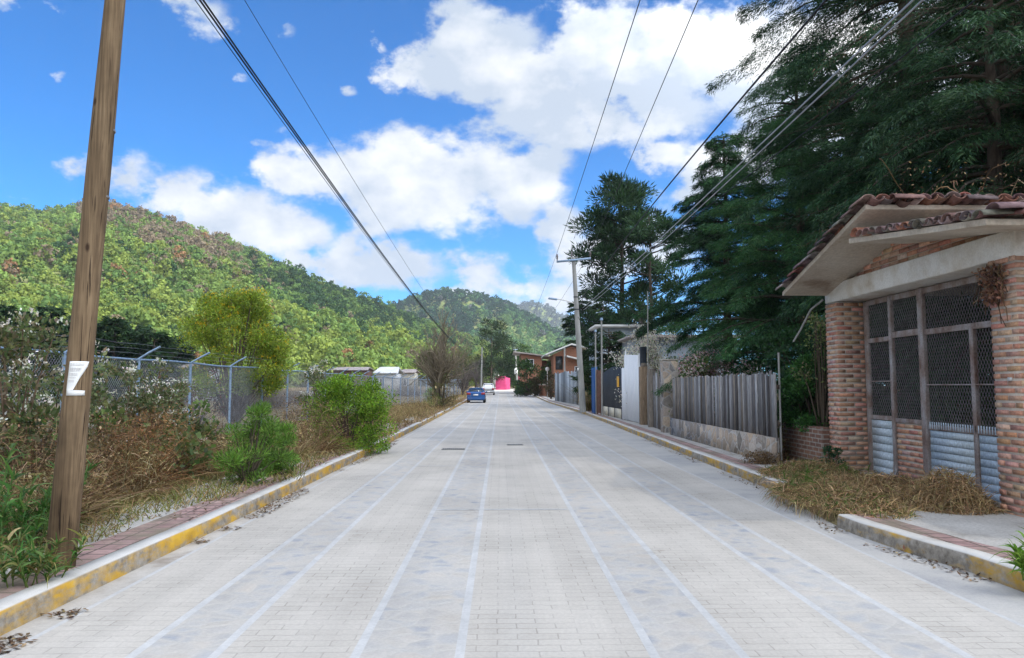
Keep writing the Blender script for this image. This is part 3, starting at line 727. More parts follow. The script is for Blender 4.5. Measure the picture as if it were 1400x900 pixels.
def clipped_diags(mb, u0, u1, v0, v1, pitch, r, P, tint=(1, 1, 1), ratio=1.):
    """two families of crossing diagonals clipped to a rectangle; P maps (u,v) to a point"""
    H_ = (v1-v0)/ratio
    for sgn in (1, -1):
        q = u0-(H_ if sgn > 0 else 0)+pitch*.5
        while q < u1+(0 if sgn > 0 else H_):
            a, b = (q, v0), (q+sgn*H_, v1)
            (ua, va), (ub, vb) = a, b
            lo, hi = 0., 1.
            du = ub-ua
            for lim, s in ((u0, 1), (u1, -1)):
                t_ = (lim-ua)/du
                if (du > 0) == (s > 0): lo = max(lo, t_)
                else: hi = min(hi, t_)
            if hi > lo+.01:
                mb.tube([P(ua+du*lo, va+(vb-va)*lo), P(ua+du*hi, va+(vb-va)*hi)], r, 3, tint, caps=False)
            q += pitch
def chain_fence(label, pts, spacing, hgt, pitch, arms=True, wires=3):
    pts = [V(*p) for p in pts]
    t = thing('chain_link_fence', label, 'fence', (pts[0][0], pts[0][1], 0))
    seg = [np.linalg.norm(b-a) for a, b in zip(pts, pts[1:])]; cum = np.concatenate([[0], np.cumsum(seg)]); tot = cum[-1]
    def P(u, z):
        k = min(np.searchsorted(cum, u, 'right')-1, len(seg)-1); k = max(k, 0); p = pts[k]+(pts[k+1]-pts[k])*((u-cum[k])/seg[k])
        return V(p[0]-t.location[0], p[1]-t.location[1], gz(p[1])+.12+z)
    n = int(tot/spacing); us = np.linspace(0, tot, n+1)
    for q in us:
        m = MB(); sway = RNG.normal(0, .03); m.tube([P(q, 0), P(q, hgt)], .038, 8)
        if arms: m.tube([P(q, hgt-.02), P(q, hgt+.13)+V(.24+sway, .02, 0), P(q, hgt+.26)+V(.48+sway, .03, 0)], .026, 6)
        m.build('post', M['galv'], t)
    k = MB(); k.tube([P(q, hgt-.03+.02*sin(q)) for q in np.linspace(0, tot, 40)], .027, 6); k.build('top_rail', M['galv'], t)
    k = MB(); clipped_diags(k, 0, tot, .03, hgt-.05, pitch, .0035, P, (1, 1, 1)); k.build('mesh_panel', M['wire_mesh'], t)
    if arms:
        k = MB()
        for j in range(wires):
            f_ = (.3, .65, .98)[j]; k.tube([P(q, hgt+.26*f_+.015*sin(q*3))+V(.48*f_, 0, 0) for q in np.linspace(0, tot, 60)], .0035, 3, caps=False)
        k.build('barbed_wire', M['wire_mesh'], t)
    return t
chain_fence('long blue grey chain link fence with angled barbed wire arms along the left verge', [(-8.05, 5), (-8.2, 15), (-8.35, 21), (-8.2, 45), (-6.6, 71)], 3.0, 2.12, .085)
chain_fence('short far chain link fence beyond the bare roadside tree on the left', [(-6.3, 80), (-5.3, 98)], 3.0, 2.1, .14, arms=False)

# ------------------------------------------------------------------ left side: verge plants
gr = MB()
def grass_patch(mb, n, xf, y0, y1, h, cols, w=.009, pw=1.6, z=.12, droop=.7, up=.9):
    y = y0+(y1-y0)*RNG.random(n)**pw; a, b = xf(y); x = a+(b-a)*RNG.random(n)
    k = fbm(x*1.3, y*.8); keep = k > .33; x, y, k = x[keep], y[keep], k[keep]; n = len(x)
    base = np.stack([x, y, gz(y)+z], 1)
    mb.ribbons(base, rnd_dirs(n, up), h*RNG.uniform(.4, 1.3, n)*(.5+k), w*(1+y/18.), droop*RNG.uniform(.3, 1.4, n), tints(cols, n, j=.25), 3)
edge = lambda y: LK(y)-np.interp(y, [4, 7, 10, 13, 20], [.85, .66, .30, .12, .12])-(vnoise(y*1.1, y*0)-.5)*.5
grass_patch(gr, 26000, lambda y: (-8.6+0*y, edge(y)), 4, 22, .30, TAN+OLV)
grass_patch(gr, 15000, lambda y: (-7.8+0*y, edge(y)), 20, 60, .38, TAN+BRN[:2], pw=1.3)
grass_patch(gr, 6000, lambda y: (-8+0*y, LK(y)-.2), 58, 120, .45, TAN, pw=1.2)
grass_patch(gr, 9000, lambda y: (-30+0*y, -8.7+0*y), 7, 45, .55, TAN+OLV[:1], pw=1.2)
tag(gr.build('verge_grass', M['dry']), 'dry tan and olive grass covering the left verge', 'grass', kind='stuff')
gr = MB()
grass_patch(gr, 9000, lambda y: (-7.0+0*y, edge(y)-.05), 5.5, 13, .22, [(.16, .20, .05), (.22, .24, .07), (.30, .26, .10)], w=.007)
tag(gr.build('green_grass', M['leaf']), 'short yellow green grass at the edge of the left pavement', 'grass', kind='stuff')
# fallen leaves in the gutter and on the pavement
lv = MB()
def litter(n, xf, y0, y1, z, s=.05):
    y = y0+(y1-y0)*RNG.random(n)**1.4; a, b = xf(y); x = a+(b-a)*RNG.random(n)
    k = fbm(x*.8+5, y*.9); I = k > .43; x, y = x[I], y[I]; n = len(x)
    lv.leaves(np.stack([x, y, gz(y)+z+RNG.uniform(.003, .018, n)], 1), RNG.normal(size=(n, 3))*V(1, 1, .18), RNG.uniform(.5, 1.3, n)*s, s*.5, tints(BRN, n, j=.3), nrm=np.tile(V(.1, .1, 1), (n, 1)))
litter(3600, lambda y: (LK(y)+.02, LK(y)+.26), 3.5, 22, .0)
litter(1500, lambda y: (LK(y)-1.1, LK(y)-.2), 5, 16, .145)
litter(1800, lambda y: (RK(y)-.22, RK(y)), 4, 22, .0)
litter(700, lambda y: (RK(y)+.6, RK(y)+1.7), 10.9, 17, .14)
tag(lv.build('fallen_leaves', M['leaf']), 'brown fallen leaves collected in the gutters beside the kerbs', 'leaf litter', kind='stuff')

G = 'dry shrubs along the left verge'
for (px, py, Y, r, h, lab, n, cols) in [
    (15, 640, 7.6, .95, 1.5, 'tall brown dried shrub at the left edge of the photo behind the grassy weeds', 900, BRN),
    (60, 600, 8.9, .9, 1.5, 'brown tangled shrub just left of the wooden pole', 800, BRN),
    (170, 640, 10.2, .75, 1.35, 'russet drooping dried shrub right of the wooden pole', 1000, BRN[:3]+[(.30, .15, .065), (.24, .12, .06)]),
    (205, 610, 11.6, .75, 1.5, 'orange brown dried shrub below the first fence post', 650, [(.30, .16, .07), (.22, .12, .06), (.34, .22, .11)]),
    (250, 620, 12.3, .7, .85, 'low brown dried shrub below the second blue fence post', 520, BRN),
    (295, 605, 14.2, .7, 1.0, 'rusty brown shrub just right of the second fence post', 520, BRN[1:]),
    (425, 575, 16.2, .9, 1.45, 'pale brown dried shrub between the green weeds and the round green bush', 600, TAN[:2]+BRN),
    (415, 560, 18.0, .8, 1.6, 'reddish brown dried shrub behind the pale brown one', 520, BRN),
    (455, 560, 19.0, .8, 1.5, 'grey brown twiggy shrub left of the round green bush', 520, BRN),
    (535, 560, 30, 1.3, 1.2, 'wide tan dried shrub right behind the round green bush', 500, TAN),
    (560, 560, 37, 1.4, 1.3, 'straw coloured shrub in front of the dense fence section', 420, TAN),
    (578, 558, 44, 1.4, 1.2, 'straw brown shrub left of the bare roadside tree', 380, TAN+BRN),
    (625, 548, 66, 1.6, 1.2, 'orange brown low shrub on the verge left of the blue car', 300, [(.36, .2, .09), (.3, .2, .1)])]:
    p = at(px, py, Y); dry_shrub(p[0], p[1], r, h, lab, n, cols)

FW = [(.66, .64, .60), (.74, .73, .71), (.55, .52, .46)]
GYG = [(.11, .14, .06), (.16, .18, .08), (.08, .12, .045), (.19, .16, .10)]
for (px, Y, r, h, lab, n, fn, K) in [
    (18, 8.3, .8, 2.15, 'tallest white flowered weed at the left edge of the photo', 3600, 90, 26),
    (62, 9.6, .7, 1.75, 'white flowered weed close on the left side of the wooden pole', 3000, 80, 24),
    (150, 11.4, .6, 1.8, 'white flowered weed close on the right side of the wooden pole', 2600, 85, 22),
    (195, 12.2, .65, 1.75, 'white flowered weed between the pole and the first tall fence post gap', 2600, 70, 22),
    (235, 13.4, .55, 1.5, 'thin white flowered weed just left of the second blue fence post', 1700, 40, 18),
    (440, 20.5, .7, 2.0, 'white flowered weed against the fence above the pale brown shrub', 1500, 60, 18)]:
    p = at(px, 560, Y)
    bush('flowering_weed', lab, 'weed', p[0], p[1], r, h, n, .075, .035, GYG, K, .2, .30, 'white flowered weeds along the fence', None, (int(fn*1.25), .042, FW, .9), sc=(.13, .09, .06))
# green plants
for px, py, Y, r, h, n, lab in [(140, 600, 10.6, .4, 1.15, 420, 'broad leaved green creeper clump touching the right side of the wooden pole'), (235, 640, 11.4, .45, .8, 420, 'low broad leaved green clump under the russet drooping shrub'), (40, 610, 8.2, .35, 1.2, 220, 'broad leaved green clump left of the wooden pole'), (262, 600, 13.8, .4, 1.1, 380, 'broad leaved green clump beside the second blue fence post')]:
    p = at(px, py, Y); bush('broadleaf_weed', lab, 'weed', p[0], p[1], r, h, n, .105, .075, [(.10, .16, .05), (.14, .19, .06), (.07, .12, .04), (.18, .19, .08)], 14, .2, .5, 'broad leaved green weeds on the verge', up=.5)
for px, py, Y, r, h, lab in [(185, 650, 9.8, .45, .95, 'pale straw stalks standing before the russet drooping shrub'), (100, 650, 8.2, .4, 1.0, 'pale straw stalks beside the foot of the wooden pole'), (300, 640, 12.6, .5, .8, 'pale straw stalks left of the bright green feathery weed'), (20, 690, 7.0, .4, .9, 'pale straw stalks among the tall grassy weeds at the left edge'), (400, 625, 14.8, .5, 1.0, 'pale straw stalks right of the bright green feathery weed')]:
    p = at(px, py, Y); dry_shrub(p[0], p[1], r, h, lab, 260, TAN+[(.44, .36, .22)], group='pale straw stalks on the verge', name='straw_stalks')
bush('green_bush', 'bright green round leafy bush hanging over the left kerb', 'bush', -3.55, 17.6, .95, 1.62, 19000, .062, .03, [(.13, .25, .022), (.17, .31, .027), (.09, .18, .02), (.22, .33, .035)], 80, .02, .30, None, ns=.5)
for px, py, Y, r, h, n, lab in [(338, 670, 11.2, .42, 1.15, 5200, 'bright green feathery weed on the verge beneath the yellow flowering tree'),
                        (378, 660, 12.4, .36, .8, 3600, 'smaller green feathery weed nearest the kerb right of the taller one'),
                        (590, 560, 48, .55, 1.3, 1200, 'small dark green bush at the foot of the bare roadside tree')]:
    p = at(px, py, Y); bush('green_weed', lab, 'weed', p[0], p[1], r, h, n, .085, .014, [(.12, .24, .035), (.16, .29, .05), (.09, .18, .03)], 30, .04, .36, 'green weeds on the left verge', up=.9, flowers=(26, .022, [(.70, .50, .02)], .9) if px == 335 else None)
def blade_weed(label, x, y, r, h, n, cols, wid=.022):
    t = thing('grassy_weed', label, 'weed', (x, y, gz(y)+.12), 0, 'tall grassy weeds at the left edge')
    k = max(6, n//28); b = disc(k, r); tops = RNG.uniform(.4, 1., k)*h
    ln_ = rnd_dirs(k, 1.6); ends = b+ln_*tops[:, None]
    m = MB()
    for p, q in zip(b, ends): m.tube([p, (p+q)/2+V(0, 0, .03), q], [.006, .005, .003], 4, (.12, .17, .04), caps=False)
    i = RNG.integers(0, k, n); s = RNG.uniform(.25, 1., n)[:, None]
    m.ribbons(b[i]+(ends[i]-b[i])*s, rnd_dirs(n, .55), RNG.uniform(.12, .26, n), wid*RNG.uniform(.6, 1.2, n), RNG.uniform(.2, .9, n), tints(cols, n), 4); m.build('leaves', M['leaf'], t)
GW = [(.055, .15, .03), (.08, .19, .04), (.05, .12, .03), (.12, .2, .06)]
p = at(22, 740, 6.7); blade_weed('tall green grassy weed at the left edge of the photo beside the wooden pole', p[0], p[1], .42, 1.05, 900, GW)
p = at(12, 800, 5.6); blade_weed('low olive grassy weed in the bottom left corner by the kerb', p[0], p[1], .35, .45, 520, OLV+GW)
p = at(60, 700, 7.2); blade_weed('dark green leafy weed tucked against the foot of the wooden pole', p[0], p[1], .28, .4, 420, [(.03, .09, .03), (.045, .11, .035)], .035)
p = at(1385, 800, 5.65); t_ = None
# tree with yellow blossom behind the fence
bush('yellow_flowering_tree', 'yellow green tree with small yellow flowers growing through the fence', 'tree', -9.3, 26, 1.85, 4.6, 36000, .10, .035, [(.18, .27, .028), (.23, .32, .033), (.13, .20, .024), (.28, .32, .04)], 150, .28, .20, None, None, (700, .04, [(.72, .46, .015), (.62, .40, .02)], .5), sc=(.10, .08, .06), ns=.3)
p = at(270, 530, 26); bush('red_leaved_shrub', 'shrub with dull red leaves standing in the field behind the fence', 'shrub', p[0], p[1], 1.1, 2.0, 2200, .10, .05, [(.22, .045, .05), (.16, .05, .05), (.10, .12, .05)], 20, .3, .3)
p = at(200, 530, 24); bush('field_shrub', 'dull green shrub in the field behind the first fence post', 'shrub', p[0], p[1], 1.2, 2.1, 2200, .10, .05, GYG+GRN[:1], 20, .15, .3)
p = at(330, 530, 30)
for px, Y, h, lab in [(395, 60, 4.2, 'grey brown leafless thicket behind the fence right of the yellow flowering tree'), (365, 48, 3.2, 'brown leafless thicket hidden partly by the yellow flowering tree'), (450, 75, 4.4, 'purplish bare thicket behind the fence below the hill'), (488, 84, 5., 'bare brown thicket left of the white roofed house'), (560, 92, 4., 'brown bare thicket right of the white roofed house'), (215, 36, 2.2, 'low bare thicket in the field beyond the first fence post')]:
    p = at(px, 528, Y); dry_shrub(p[0], p[1], h*.75, h, lab, 900, [(.13, .10, .08), (.17, .13, .10), (.10, .075, .06)], group='leafless thickets behind the left fence', name='bare_thicket')
# dark trees behind the fence
DK = [(.022, .05, .018), (.03, .065, .022), (.018, .04, .016), (.04, .075, .025)]
for i, (px, py, Y) in enumerate([(-40, 428, 66), (8, 418, 68), (42, 428, 64), (70, 420, 70), (100, 432, 66), (128, 436, 70), (158, 438, 68), (186, 446, 72), (212, 452, 70), (236, 464, 74)]):
    p = at(px, py, Y); h = p[2]-.1
    lab = ['dark tree at the far left edge behind the fence', 'second dark tree from the left edge behind the fence', 'rounded dark tree left of the wooden pole behind the fence', 'dark tree nearest the left side of the wooden pole', 'dark tree hidden mostly behind the wooden pole', 'dark tree appearing just right of the wooden pole', 'dark tree above the slanting fence arm', 'dark pointed tree third from the right of its row', 'low dark tree second from the right of its row', 'lowest dark tree at the right end of the row left of the yellow tree'][i]
    conifer('dark_tree', lab, p[0], p[1], h, 3.6, 70, 7500, DK, .03, 'row of dark trees behind the left fence', .75, .22, .3, .2, seed=i, shape=.5, rise=.35)
# roadside trees further on
p = at(603, 555, 50); bare_tree('bare_roadside_tree', 'leafless bushy tree with many upright branches beside the left kerb', p[0]-.1, 50, 10.4, .95, 16, 4, (.23, .19, .135), r0=.17, upr=.95, leaf=350, leafcols=[(.14, .15, .05), (.17, .13, .07)], seed=4, lsize=.08)
bush('climber', 'olive creeper mass wrapped round the stem of the bare roadside tree', 'creeper', p[0]+.1, 49.7, .9, 3.2, 3800, .10, .035, [(.13, .12, .05), (.10, .11, .035), (.16, .11, .07)], 26, .04, .4)
p = at(640, 540, 95); bare_tree('grey_bare_tree', 'wide grey leafless tree behind the blue car', p[0]-.6, 95, 8.8, 1.05, 7, 4, (.15, .125, .11), r0=.2, upr=.7, seed=9)
p = at(655, 540, 118); bare_tree('grey_bare_tree', 'grey leafless tree in front of the dark pine left of the road', p[0]-.5, 118, 10.5, 1.05, 7, 4, (.14, .12, .11), r0=.2, upr=.7, seed=12)
p = at(622, 540, 108); bare_tree('grey_bare_tree', 'brown leafless tree between the roadside tree and the grey one', p[0], 108, 10, .95, 6, 4, (.12, .105, .08), r0=.2, upr=.8, seed=15, leaf=700, leafcols=OLV, lsize=.2)
# ------------------------------------------------------------------ gatehouse on the right
GX, GZ = 5.85, .12
BR_T = [(.56, .30, .205), (.52, .27, .185), (.59, .345, .245), (.49, .26, .185), (.56, .325, .235), (.60, .385, .285)]
gh = thing('gatehouse', 'brick gateway with tiled gable roof and wide mesh gate on the right', 'gatehouse', (GX, 10.7, GZ))
def W(m): return L(m, gh)
def brick_pillar(x0, x1, y0, y1, z0, z1, rows_h=.083):
    """courses of thin hand-made bricks standing proud of a mortar core"""
    m = MB(); c = .007; m.box(x0+c, x1-c, y0+c, y1-c, z0, z1, (1, 1, 1), 1)
    k = int(round((z1-z0)/rows_h)); hh = (z1-z0)/k
    for r in range(k):
        za, zb_ = z0+r*hh+.015, z0+(r+1)*hh-.015
        for face in range(4):
            a, b = (y0, y1) if face < 2 else (x0, x1)
            n = max(2, int(round((b-a)/.25))); off = .5*(r % 2)*(b-a)/n
            cuts = sorted(set([a]+[a+(b-a)/n*i+off for i in range(n+1) if a+.04 < a+(b-a)/n*i+off < b-.04]+[b]))
            for p, q in zip(cuts, cuts[1:]):
                j = RNG.normal(0, .0018, 6); pr = .002+abs(RNG.normal(0, .0025)); t = tints(BR_T, 1, j=.10)[0]
                u0, u1 = p+(.010 if p > a else -.001)+j[4]*.5, q-(.010 if q < b else -.001)+j[5]*.5
                if face == 0: e = (x0-pr, x0+.03, u0, u1)
                elif face == 1: e = (x1-.03, x1+pr, u0, u1)
                elif face == 2: e = (u0+.001, u1-.001, y0-pr-.001, y0+.03)
                else: e = (u0+.001, u1-.001, y1-.03, y1+pr+.001)
                v = np.array([(e[0], e[2], za+j[0]), (e[1], e[2], za+j[1]), (e[1], e[3], za+j[2]), (e[0], e[3], za+j[3]), (e[0], e[2], zb_+j[1]), (e[1], e[2], zb_+j[0]), (e[1], e[3], zb_+j[3]), (e[0], e[3], zb_+j[2])])
                m.hexa(v, t, 0)
    return m
W(brick_pillar(GX, GX+.52, 12.70, 13.14, .08, 3.06)).build('pillar', [M['brick'], M['mortar']], gh)
W(brick_pillar(GX, GX+.62, 8.22, 8.68, .08, 3.10)).build('pillar', [M['brick'], M['mortar']], gh)
m = MB(); m.box(GX-.004, GX+.52, 8.2, 13.15, 3.075, 3.40); W(m).build('lintel', M['plaster'], gh, bev=.02)
# gable infill: stepped courses of brick under the slope
m = MB()
topz = lambda y: np.interp(y, [7.3, 10.25, 13.3], [3.30, 4.0, 3.16])-.02
for r in range(12):
    za = 3.402+r*.078
    ys_ = [y for y in np.arange(8.2, 13.16, .02) if topz(y) > za+.05]
    if not ys_: continue
    a, b = ys_[0], ys_[-1]; y = a-(.13 if r % 2 else 0)
    while y < b:
        ya, yb = max(y, a), min(y+.262, b)
        if yb-ya > .03: m.box(GX+.09-abs(RNG.normal(0, .004)), GX+.24, ya+.006, yb-.006, za+.008, za+.07, tints(BR_T, 1, j=.16)[0], 0)
        y += .262
n0 = [(GX+.105, y, topz(y)) for y in np.linspace(13.1, 8.25, 14)]
m.prism([(GX+.105, 8.25, 3.402), (GX+.105, 13.1, 3.402)]+n0, (.12, 0, 0), (1, 1, 1), 1)
W(m).build('gable_wall', [M['brick'], M['mortar']], gh)
# far slope: slab falls away from the camera, near slope: lower slab falling towards it
XF, XB = 5.05, 10.4
def slab(name, ya, za, yb, zb_, th, xf=XF, dzf=0.):
    m = MB(); m.prism([(xf, ya, za+dzf), (xf, yb, zb_+dzf), (xf, yb, zb_-th+dzf), (xf, ya, za-th+dzf)], (XB-xf, 0, -dzf), (1, 1, 1), 0)
    return W(m).build(name, M['soffit'], gh, bev=.012)
slab('roof_slab', 9.98, 4.11, 13.06, 3.28, .07)
slab('roof_slab', 7.50, 3.34, 10.50, 3.73, .07)
TL = [(.27, .12, .09), (.21, .11, .09), (.17, .10, .09), (.33, .15, .10), (.22, .15, .14), (.14, .10, .10), (.28, .23, .21)]
def tile(mb, p, d, up, ln, r0, r1, tint, th=.014, convex=True, n=8):
    """half-round clay tile running from p along d"""
    p, d, up = V(*p), V(*d), V(*up); d /= np.linalg.norm(d); s = np.cross(d, up); s /= np.linalg.norm(s); up = np.cross(s, d)
    a = np.linspace(0, pi, n+1); sg = 1 if convex else -1
    def ring(c, r): return [c+s*(r*cos(q))+up*(sg*r*.72*sin(q)) for q in a]
    R_ = ring(p, r0)+ring(p+d*ln, r1)+ring(p, r0-th)+ring(p+d*ln, r1-th); k = n+1; F = []
    for i in range(n):
        F += [[i, i+1, k+i+1, k+i], [2*k+i, 3*k+i, 3*k+i+1, 2*k+i+1], [i, 2*k+i, 2*k+i+1, i+1], [k+i, k+i+1, 3*k+i+1, 3*k+i]]
    F += [[0, k, 3*k, 2*k], [n, 2*k+n, 3*k+n, k+n]]
    mb.add(R_, F, tint)
# tiles on the far slope: run down the slope, rake edge shows their lapped sides
m = MB(); dA = V(0, 12.98-9.91, 3.27-4.10); LA = np.linalg.norm(dA); dA /= LA; upA = np.cross(V(1, 0, 0), dA); upA = upA if upA[2] > 0 else -upA
for ci, x in enumerate(np.arange(XF+.03, XB, .185)):
    q = -.08+RNG.normal(0, .02)
    while q < LA+.02:
        j = RNG.normal(0, .012, 3)
        tile(m, V(x+j[0]-(0 if ci else .045), 9.91, 4.10)+dA*q+upA*(.035+(.02 if ci else .0)+j[2]*.6), dA-upA*(.035 if ci else -.09)+V(j[1]*.8, 0, 0), upA, .40 if ci else .36, .098, .112 if ci else .118, tints(TL, 1, j=.2)[0])
        if ci < 28: tile(m, V(x+.092+j[0], 9.91, 4.10)+dA*q+upA*(.085+j[2]), dA-upA*.03, upA, .40, .095, .085, tints(TL, 1, j=.2)[0], convex=False)
        q += .30
W(m).build('roof_tiles', M['tile'], gh)
# tiles on the near slope: their ends face the street along the edge
m = MB(); ye = np.arange(7.52, 10.3, .178)
zt_ = lambda y: np.interp(y, [7.44, 10.42], [3.33, 3.72])
for ci, y in enumerate(ye):
    for k in range(8):
        j = RNG.normal(0, .014, 4)
        tile(m, (XF-.07+j[0]+.32*k, y+j[1], zt_(y)+.03+.03*k*.3+j[2]*.8), (1, j[3], .06), (0, 0, 1), .42, .108, .09, tints(TL[2:]+[(.16, .14, .135)], 1, j=.25)[0])
        if k < 3: tile(m, (XF-.05+j[1]+.32*k, y+.089, zt_(y)+.085+j[0]*.5), (1, 0, .05), (0, 0, 1), .42, .09, .09, tints(TL[2:], 1, j=.2)[0], convex=False)
for k in range(9):                                                          # hip ridge over the near corner, and the eave towards the camera
    tile(m, (XF+.02+.3*k, 7.42, 3.40+.02*k), (1, 0, .05), (0, 0, 1), .42, .125, .105, tints(TL[2:], 1)[0])
for k in range(14):
    y = 7.30; tile(m, (XF+.35+.19*k, y, 3.35), (0, 1, .12), (0, 0, 1), .45, .1, .09, tints(TL, 1)[0])
W(m).build('roof_tiles', M['tile'], gh)
m = MB()                                                                    # ridge tiles lying along the top of the far slope
for k in (1, 4, 7, 9):
    m = MB(); tile(m, (XF-.02+.33*k, 9.90+RNG.normal(0, .015), 4.13+RNG.normal(0, .012)), (1, RNG.normal(0, .02), RNG.normal(.0, .03)), (0, 0, 1), .42, .125, .105, tints(TL[1:], 1, j=.25)[0]); W(m).build('ridge_tile', M['tile'], gh)
m = MB(); m.tube([(5.80, 13.10, 3.15), (5.62, 13.22, 2.98), (5.50, 13.42, 2.62), (5.42, 13.55, 2.42)], .018, 6); W(m).build('drain_pipe', M['pole_conc'], gh)
m = MB(); m.box(GX-.014, GX-.004, 8.36, 8.43, 1.66, 1.70); W(m).build('number_plate', M['white'], gh)
# the gate
X0 = 6.32
def gbar(mb, y0, z0, y1, z1, w=.075, d=.05): mb.bar((X0, y0, z0), (X0, y1, z1), d if abs(y1-y0) > abs(z1-z0) else w, w if abs(y1-y0) > abs(z1-z0) else d, up=(0, 0, 1))
def gate():
    Yp = [12.64, 11.84, 11.70, 11.0, 10.88, 9.72, 8.74]
    fr = MB()
    def post(y, w, x=X0, z0=.1, z1=3.05, d=.06): fr.box(x-d/2, x+d/2, y-w/2, y+w/2, z0, z1)
    post(12.60, .10); post(11.80, .085, X0-.004); post(10.98, .06); post(10.89, .085, X0-.012, .1, 3.07); post(9.76, .085, X0, .1, 2.40); post(8.72, .08)
    def rail(ya, yb, z, h=.08, x=X0, d=.05): fr.box(x-d/2, x+d/2, ya, yb, z-h/2, z+h/2)
    for z in (3.02,): rail(8.76, 12.55, z, .09, X0+.003)
    rail(11.85, 12.55, 2.37); rail(11.02, 11.75, 2.42, .10); rail(8.76, 10.84, 2.40, .085)
    rail(11.85, 12.55, 1.08, .07); rail(11.02, 11.75, 1.06, .07); rail(8.76, 10.84, 1.00, .075); rail(11.85, 12.55, 1.68, .02); rail(8.76, 10.84, 1.62, .02)
    fr.box(X0-.02, X0+.02, 12.53, 12.56, .1, 3.0)
    g_ = W(fr).build('gate', M['gate_frame'], gh, bev=.006)
    mm = MB()
    for (ya, yb, za, zb_) in ((11.85, 12.54, 1.12, 2.33), (11.85, 12.54, 2.42, 2.97), (11.02, 11.75, 1.10, 2.36), (11.02, 11.75, 2.48, 2.97), (8.77, 10.83, 1.05, 2.35), (8.77, 10.83, 2.45, 2.97)):
        clipped_diags(mm, ya, yb, za, zb_, .060, .0036, lambda u, v: V(X0+.012, u, v), (1, 1, 1), 1.75)
    W(mm).build('mesh_panel', M['gate_mesh'], g_)
    for ya, yb, zt2, nb2 in ((11.85, 12.53, 1.04, 7), (9.81, 10.83, .96, 8), (8.77, 9.71, .96, 8)):
        hh = (zt2-.14)/nb2; sl_ = MB()
        for k in range(nb2):
            j = RNG.normal(0, .003, 2); sl_.hexa([(X0-.012+j[0], ya, .14+k*hh), (X0+.014, ya, .14+k*hh), (X0+.014, yb, .14+k*hh), (X0-.012+j[1], yb, .14+k*hh), (X0-.010, ya, .14+(k+1)*hh-.006), (X0+.014, ya, .14+(k+1)*hh-.006), (X0+.014, yb, .14+(k+1)*hh-.006), (X0-.010, yb, .14+(k+1)*hh-.006)])
        W(sl_).build('slat_panel', M['gate_slat'], g_)
    dp = brick_pillar(X0-.01, X0+.06, 11.03, 11.74, .1, 1.02, .085); W(dp).build('brick_panel', [M['brick'], M['mortar']], g_)
    st_ = MB()
    for y in np.arange(8.8, 10.8, .055): st_.box(X0-.03, X0-.024, y, y+.022, .98, 1.08)
    W(st_).build('pickets', M['gate_slat'], g_)
gate()
m = MB(); m.box(6.75, 6.95, 6.0, 8.2, .1, 3.0); m.box(GX+.62, 10.3, 8.25, 8.45, .1, 3.1); W(m).build('side_wall', M['brick_wall'], gh)

# dry grass heap before the gate
def heap(label, cx, cy, rx, ry, h, n, cols):
    t = thing('dry_grass_heap', label, 'dry grass', (cx, cy, .12), 0)
    m = MB(); a = RNG.uniform(0, 2*pi, n); q = RNG.random(n)**.6; x = rx*q*np.cos(a); y = ry*q*np.sin(a)
    z = h*(1-q**2)*RNG.random(n)**.5*(.6+.8*vnoise(x*2+cx*3, y*2))
    m.ribbons(np.stack([x, y, z], 1), rnd_dirs(n, .25, 1.2), RNG.uniform(.10, .48, n)*RNG.choice([.6, 1.], n), RNG.uniform(.005, .013, n), RNG.uniform(.4, 2.2, n), tints(cols, n, j=.3), 4)
    m.build('stalks', M['dry'], t); return t
HC = [(.40, .28, .15), (.30, .195, .105), (.50, .37, .21), (.20, .13, .075), (.26, .21, .10), (.36, .23, .13)]
heap('matted heap of dry brown grass lying in front of the mesh gate', 5.3, 10.2, 1.0, 1.6, .20, 9000, HC)
heap('tangled dry grass heap against the right gate pillar', 5.4, 8.95, .5, .5, .40, 3800, HC)
heap('greenish dry grass growing at the foot of the left gate pillar', 5.05, 12.0, .85, 1.15, .24, 5500, HC+[(.09, .14, .045), (.13, .16, .05)])
heap('low dry grass spilling over the kerb gap onto the road edge', 4.35, 9.65, .62, 1.5, .22, 6500, HC+[(.07, .14, .03)])
for x_, y_, n_, lab_ in ((4.55, 11.2, 130, 'green grass tuft at the far kerb end of the dry grass heap'), (4.3, 10.3, 110, 'green grass tuft in the middle of the kerb gap'), (5.0, 12.6, 130, 'green grass tuft left of the dry heap near the low brick wall'), (5.35, 11.5, 90, 'green grass tuft growing out of the dry heap below the brick door panel')): blade_weed(lab_, x_, y_, .3, .26, n_, [(.09, .17, .03), (.13, .2, .05), (.17, .19, .06)], .016)
p = V(5.55, 12.3, .12); bush('pillar_weed', 'dark green small weed standing against the foot of the left gate pillar', 'weed', p[0], p[1], .16, .55, 700, .055, .02, [(.03, .10, .05), (.045, .12, .05)], 9, .15, .4, z=.12)
blade_weed('bright green weed sprouting by the right kerb in the lower right corner', 4.12, 5.75, .14, .34, 240, [(.10, .22, .02), (.14, .26, .03)], .02)
dry_shrub(4.98, 14.1, .42, .30, 'small dark dead shrub on the right pavement before the low brick wall', 260, BRN[:3], name='dead_shrub', group=None)

